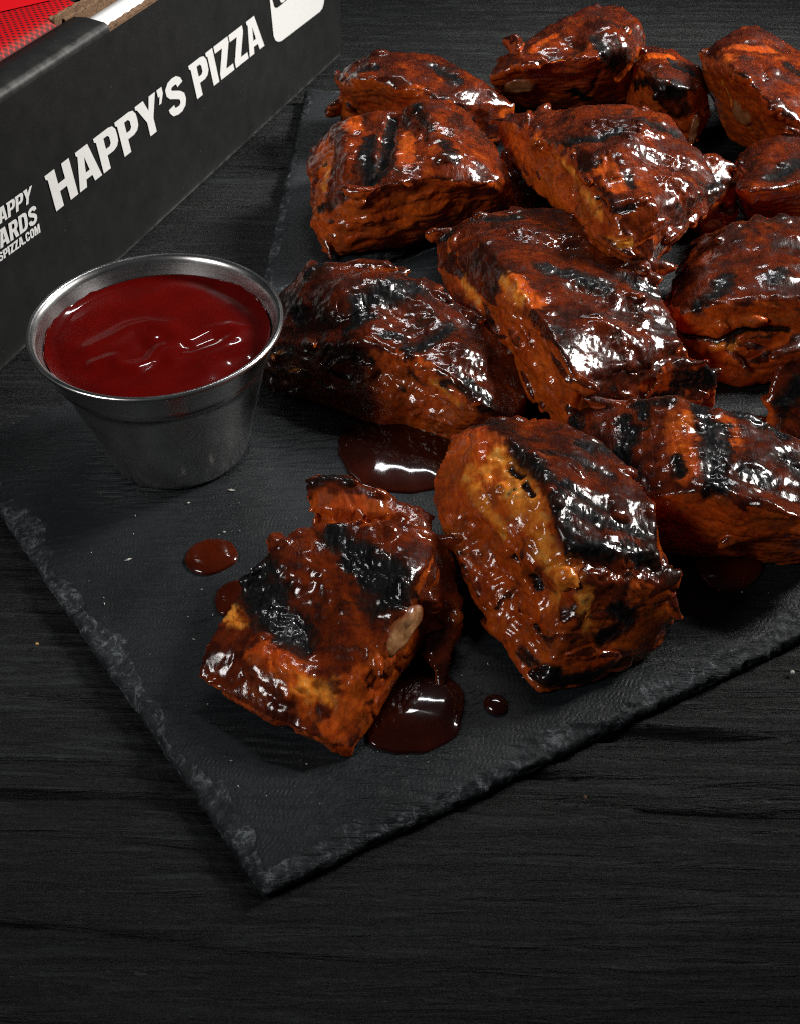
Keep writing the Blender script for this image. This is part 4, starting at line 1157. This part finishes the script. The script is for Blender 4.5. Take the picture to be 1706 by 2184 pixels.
# rear row
r12 = rib('rear left rib in shade, low behind the two-lobed rib', FF, [
    [(355, 545, 18), (398, 440, 24), (600, 362, 28), (830, 334, 30), (1000, 362, 28), (1250, 530, 24), (1475, 685, 16), (1480, 800, 8), (1380, 920, 0), (900, 920, 0), (380, 795, 0), (355, 700, 6), (500, 495, 28), (760, 505, 29), (980, 645, 25), (800, 640, 0), (1200, 690, 0)],
], [('char', 4, [(520, 450), (600, 440)]), ('char', 5, [(950, 420), (1100, 520)]), ('glaze', 14, [(700, 420), (1000, 500), (1300, 680)]), ('meat', 8, [(480, 600), (700, 650), (850, 620)])], seed=101, amber=0.5, amp=0.9, voxel=0.0008)
r13 = rib('tallest rib of the back row with a rounded bone knuckle low on its left', FI, [
    [(1050, 168, 20), (1060, 138, 24), (1085, 113, 27), (1200, 48, 35), (1250, 18, 38), (1310, 8, 38), (1364, 45, 36), (1374, 100, 29), (1372, 170, 12), (1342, 217, 2), (1240, 234, 0), (1100, 227, 0), (1070, 197, 6), (1130, 130, 32), (1270, 120, 35), (1150, 160, 0), (1320, 140, 0)],
    [(1076, 84, 32), (1093, 70, 35), (1108, 80, 34), (1112, 102, 31), (1085, 110, 29), (1100, 110, 24)],
], [('char', 4, [(1270, 90), (1300, 130)]), ('char', 3.5, [(1220, 190), (1250, 210)]), ('glaze', 14, [(1200, 100), (1290, 70), (1330, 130)]), ('meat', 6, [(1180, 80), (1140, 110)]), ('meat', 5, [(1070, 170), (1100, 190)]), ('groove', 1.6, [(1280, 150), (1250, 200)]), ('swell', 10, [(1290, 60), (1330, 110)]), ('dent', 8, [(1180, 130), (1220, 100)])], seed=107, amber=0.55, amp=0.9, voxel=0.0008)
bone(r13, (1108, 180), (1138, 176), 8.0, 0.0020, None, 8, 0.0012, M_BONE_SHADE)
r14 = rib('blackened short rib between the two tall ribs of the back row', FI, [
    [(1342, 130, 20), (1375, 97, 24), (1430, 107, 26), (1490, 144, 22), (1509, 190, 16), (1506, 262, 4), (1480, 304, 0), (1400, 282, 0), (1340, 232, 4), (1400, 172, 27), (1470, 192, 22), (1420, 190, 0)],
], [('char', 6, [(1440, 140), (1485, 165)]), ('char', 6, [(1400, 190), (1450, 195)]), ('char', 4, [(1390, 170), (1360, 180)]), ('glaze', 9, [(1410, 210), (1450, 230)]), ('meat', 5, [(1390, 125), (1430, 125)])], seed=113, amber=0.3, amp=0.7, voxel=0.0008)
bone(r14, (1480, 275), (1484, 245), 4.0, 0.0008, None, 9, 0.0006, M_BONE_SHADE)
r15 = rib('bright orange rib at the far right with a round bone end on its cut side', FI, [
    [(1494, 125, 26), (1523, 86, 32), (1560, 68, 35), (1612, 55, 37), (1660, 88, 35), (1830, 185, 28), (1500, 170, 18), (1528, 227, 8), (1563, 297, 0), (1620, 332, 0), (1830, 330, 0), (1565, 150, 37), (1640, 212, 35), (1730, 295, 26), (1600, 220, 0), (1750, 240, 0)],
], [('glaze', 8, [(1660, 130), (1700, 190)]), ('char', 3, [(1680, 140), (1700, 160)]), ('meat', 10, [(1540, 140), (1580, 220), (1640, 280)]), ('meat', 7, [(1580, 100), (1640, 110)]), ('fat', 4, [(1545, 180), (1600, 270)]), ('groove', 1.2, [(1625, 140), (1630, 170)])], seed=127, amber=1.0, amp=0.8, voxel=0.0008, fibre=(1, 0.4, 0.7))
bone(r15, (1583, 240), (1608, 250), 9.0, 0.0008, None, 10, 0.0006, M_BONE_SHADE)
r16 = rib('shaded flat rib at the right edge under the bright orange one', FI, [
    [(1563, 392, 14), (1572, 345, 18), (1603, 306, 22), (1660, 288, 26), (1860, 280, 26), (1600, 413, 23), (1650, 406, 24), (1700, 388, 25), (1860, 372, 25), (1578, 442, 6), (1600, 478, 0), (1860, 485, 0), (1700, 425, 0), (1860, 440, 0)],
], [('glaze', 12, [(1620, 340), (1690, 330)]), ('char', 6, [(1650, 380), (1700, 350)]), ('meat', 6, [(1620, 450), (1690, 440)])], seed=131, amber=0.35, amp=0.6, voxel=0.0008)

# ------------------------------------------------------------------ spilled sauce on the slate
def puddle(poly, h, mat, label, group='sauce drips on the front slate', seed=0):
    P = np.array([at(*p)[:2] for p in poly])
    n = 72
    t = np.linspace(0, len(P), n, endpoint=False)
    i0 = t.astype(int); f = t - i0
    g = lambda k: P[(i0 + k) % len(P)]
    f = f[:, None]
    L = 0.5 * ((2 * g(0)) + (-g(-1) + g(1)) * f + (2 * g(-1) - 5 * g(0) + 4 * g(1) - g(2)) * f ** 2 + (-g(-1) + 3 * g(0) - 3 * g(1) + g(2)) * f ** 3)
    c = L.mean(0)
    L = c + (L - c) * (1 + 0.07 * pnoise(np.concatenate([L * 190, np.full((n, 1), seed * 3.3)], 1), seed) + 0.05 * pnoise(np.concatenate([L * 70, np.full((n, 1), seed * 3.3)], 1), seed + 4))[:, None]
    vs = []
    ks = [0.0, 0.15, 0.3, 0.45, 0.6, 0.7, 0.8, 0.87, 0.93, 0.97, 1.0, 1.004]
    for a in range(n):
        for k in ks:
            p = c + (L[a] - c) * k
            z = 0.62 * h * max(0, (1 - k ** 2.6)) ** 0.85
            z *= 1 + 0.13 * float(pnoise(np.array([[p[0] * 160, p[1] * 160, seed * 1.7]]))[0])
            vs.append((p[0], p[1], T + 0.0003 + z if k <= 1 else T - 0.001))
    o = mesh_obj('sauce_drip', vs, grid_faces(n, len(ks), True)[:, ::-1], mat)
    tag(o, label, 'sauce drip', group)
    return o


puddle([(722, 960), (735, 915), (790, 885), (860, 880), (930, 905), (975, 950), (975, 1010), (925, 1045), (850, 1052), (780, 1035), (738, 1000)], 0.0026, M_DRIP, 'large dark sauce pool in front of the crusted rib by the cup', seed=1)
puddle([(396, 1190), (410, 1165), (445, 1151), (485, 1155), (507, 1175), (503, 1198), (478, 1215), (440, 1224), (408, 1215)], 0.0024, M_DROP, 'red brown sauce drop alone on bare slate below the cup', seed=2)
puddle([(459, 1283), (470, 1255), (505, 1240), (540, 1240), (560, 1270), (540, 1310), (500, 1312), (470, 1308)], 0.0018, M_DROP, 'sauce drop half hidden by the front left rib', seed=3)
puddle([(788, 1570), (800, 1520), (835, 1460), (880, 1440), (945, 1440), (985, 1475), (990, 1520), (970, 1570), (925, 1600), (870, 1608), (815, 1598)], 0.0030, M_DRIP, 'round dark sauce pool beside the bone of the front left rib', seed=4)
puddle([(1031, 1495), (1045, 1483), (1068, 1486), (1083, 1505), (1078, 1521), (1055, 1524), (1036, 1512)], 0.0016, M_DRIP, 'smallest sauce drop, near the foot of the tall front rib', seed=5)
puddle([(1478, 1200), (1500, 1175), (1560, 1170), (1620, 1180), (1628, 1210), (1600, 1245), (1555, 1260), (1510, 1248)], 0.0032, M_DROP, 'dark sauce pool under the front edge of the long right rib', seed=6)

# ------------------------------------------------------------------ crumbs
def lump(p, r, mat, name, seed):
    bm = bmesh.new()
    bmesh.ops.create_icosphere(bm, subdivisions=2, radius=r)
    for v in bm.verts:
        v.co *= 1 + 0.35 * float(pnoise(np.array([[v.co.x / r * 1.1, v.co.y / r * 1.1, v.co.z / r * 1.1 + seed]]), seed)[0])
        v.co.z *= 0.75
    vs = [tuple(np.array(p) + np.array(v.co) + np.array([0, 0, r * 0.6])) for v in bm.verts]
    fs = [tuple(v.index for v in f.verts) for f in bm.faces]
    bm.free()
    return mesh_obj(name, vs, fs, mat)


tag(lump(at(1689, 1436, 0, -0.0006), 0.00055, M_SALT, 'crumb', 1), 'single white crumb on the black wood at the right', 'crumb')
tag(lump(at(1247, 1702, 0, -0.0008), 0.0004, M_KRAFT, 'crumb', 2), 'brown crumb on the wood below the slate edge', 'crumb')
tag(lump(at(80, 1375, 0, -0.0006), 0.00045, M_CRUMB, 'crumb', 3), 'yellow crumb on the wood left of the slate', 'crumb')
tag(lump(at(231, 494, 0, 0.0), 0.0011, M_KRAFT, 'crumb', 5), 'torn brown scrap at the foot of the pizza box', 'crumb')
# fine pale specks spread over slate
rng = np.random.default_rng(5)
vs, fs = [], []
for k in range(170):
    px, py = rng.uniform(120, 1650), rng.uniform(1020, 1750)
    c = at(px, py, 0.0)
    u_ = c[:2] - A[:2]
    en = np.array([-eR[1], eR[0]])
    ab = (B[:2] - A[:2]) / np.linalg.norm(B[:2] - A[:2]); an = np.array([ab[1], -ab[0]])
    if not (0.008 < u_ @ en < 0.17 and u_ @ an > 0.006): continue
    s = rng.uniform(0.00006, 0.00018) * (1 + (rng.random() < 0.10) * 1.2)
    a = rng.uniform(0, math.pi); e = rng.uniform(1, 3.2)
    dx, dy = np.array([math.cos(a), math.sin(a), 0]) * s * e, np.array([-math.sin(a), math.cos(a), 0]) * s
    b = len(vs)
    z0 = np.array([0, 0, 0.0001])
    vs += [tuple(c - dx), tuple(c - dy), tuple(c + dx), tuple(c + dy), tuple(c + z0 + np.array([0, 0, s]))]
    fs += [(b, b + 1, b + 4), (b + 1, b + 2, b + 4), (b + 2, b + 3, b + 4), (b + 3, b, b + 4)]
spk = mesh_obj('crumbs', vs, fs, M_SALT, smooth=False)
tag(spk, 'fine pale specks scattered over the front slate', 'crumbs', kind='stuff')
print('HB', HB, 'zL', zL, 'S1', S1, 'off', off)
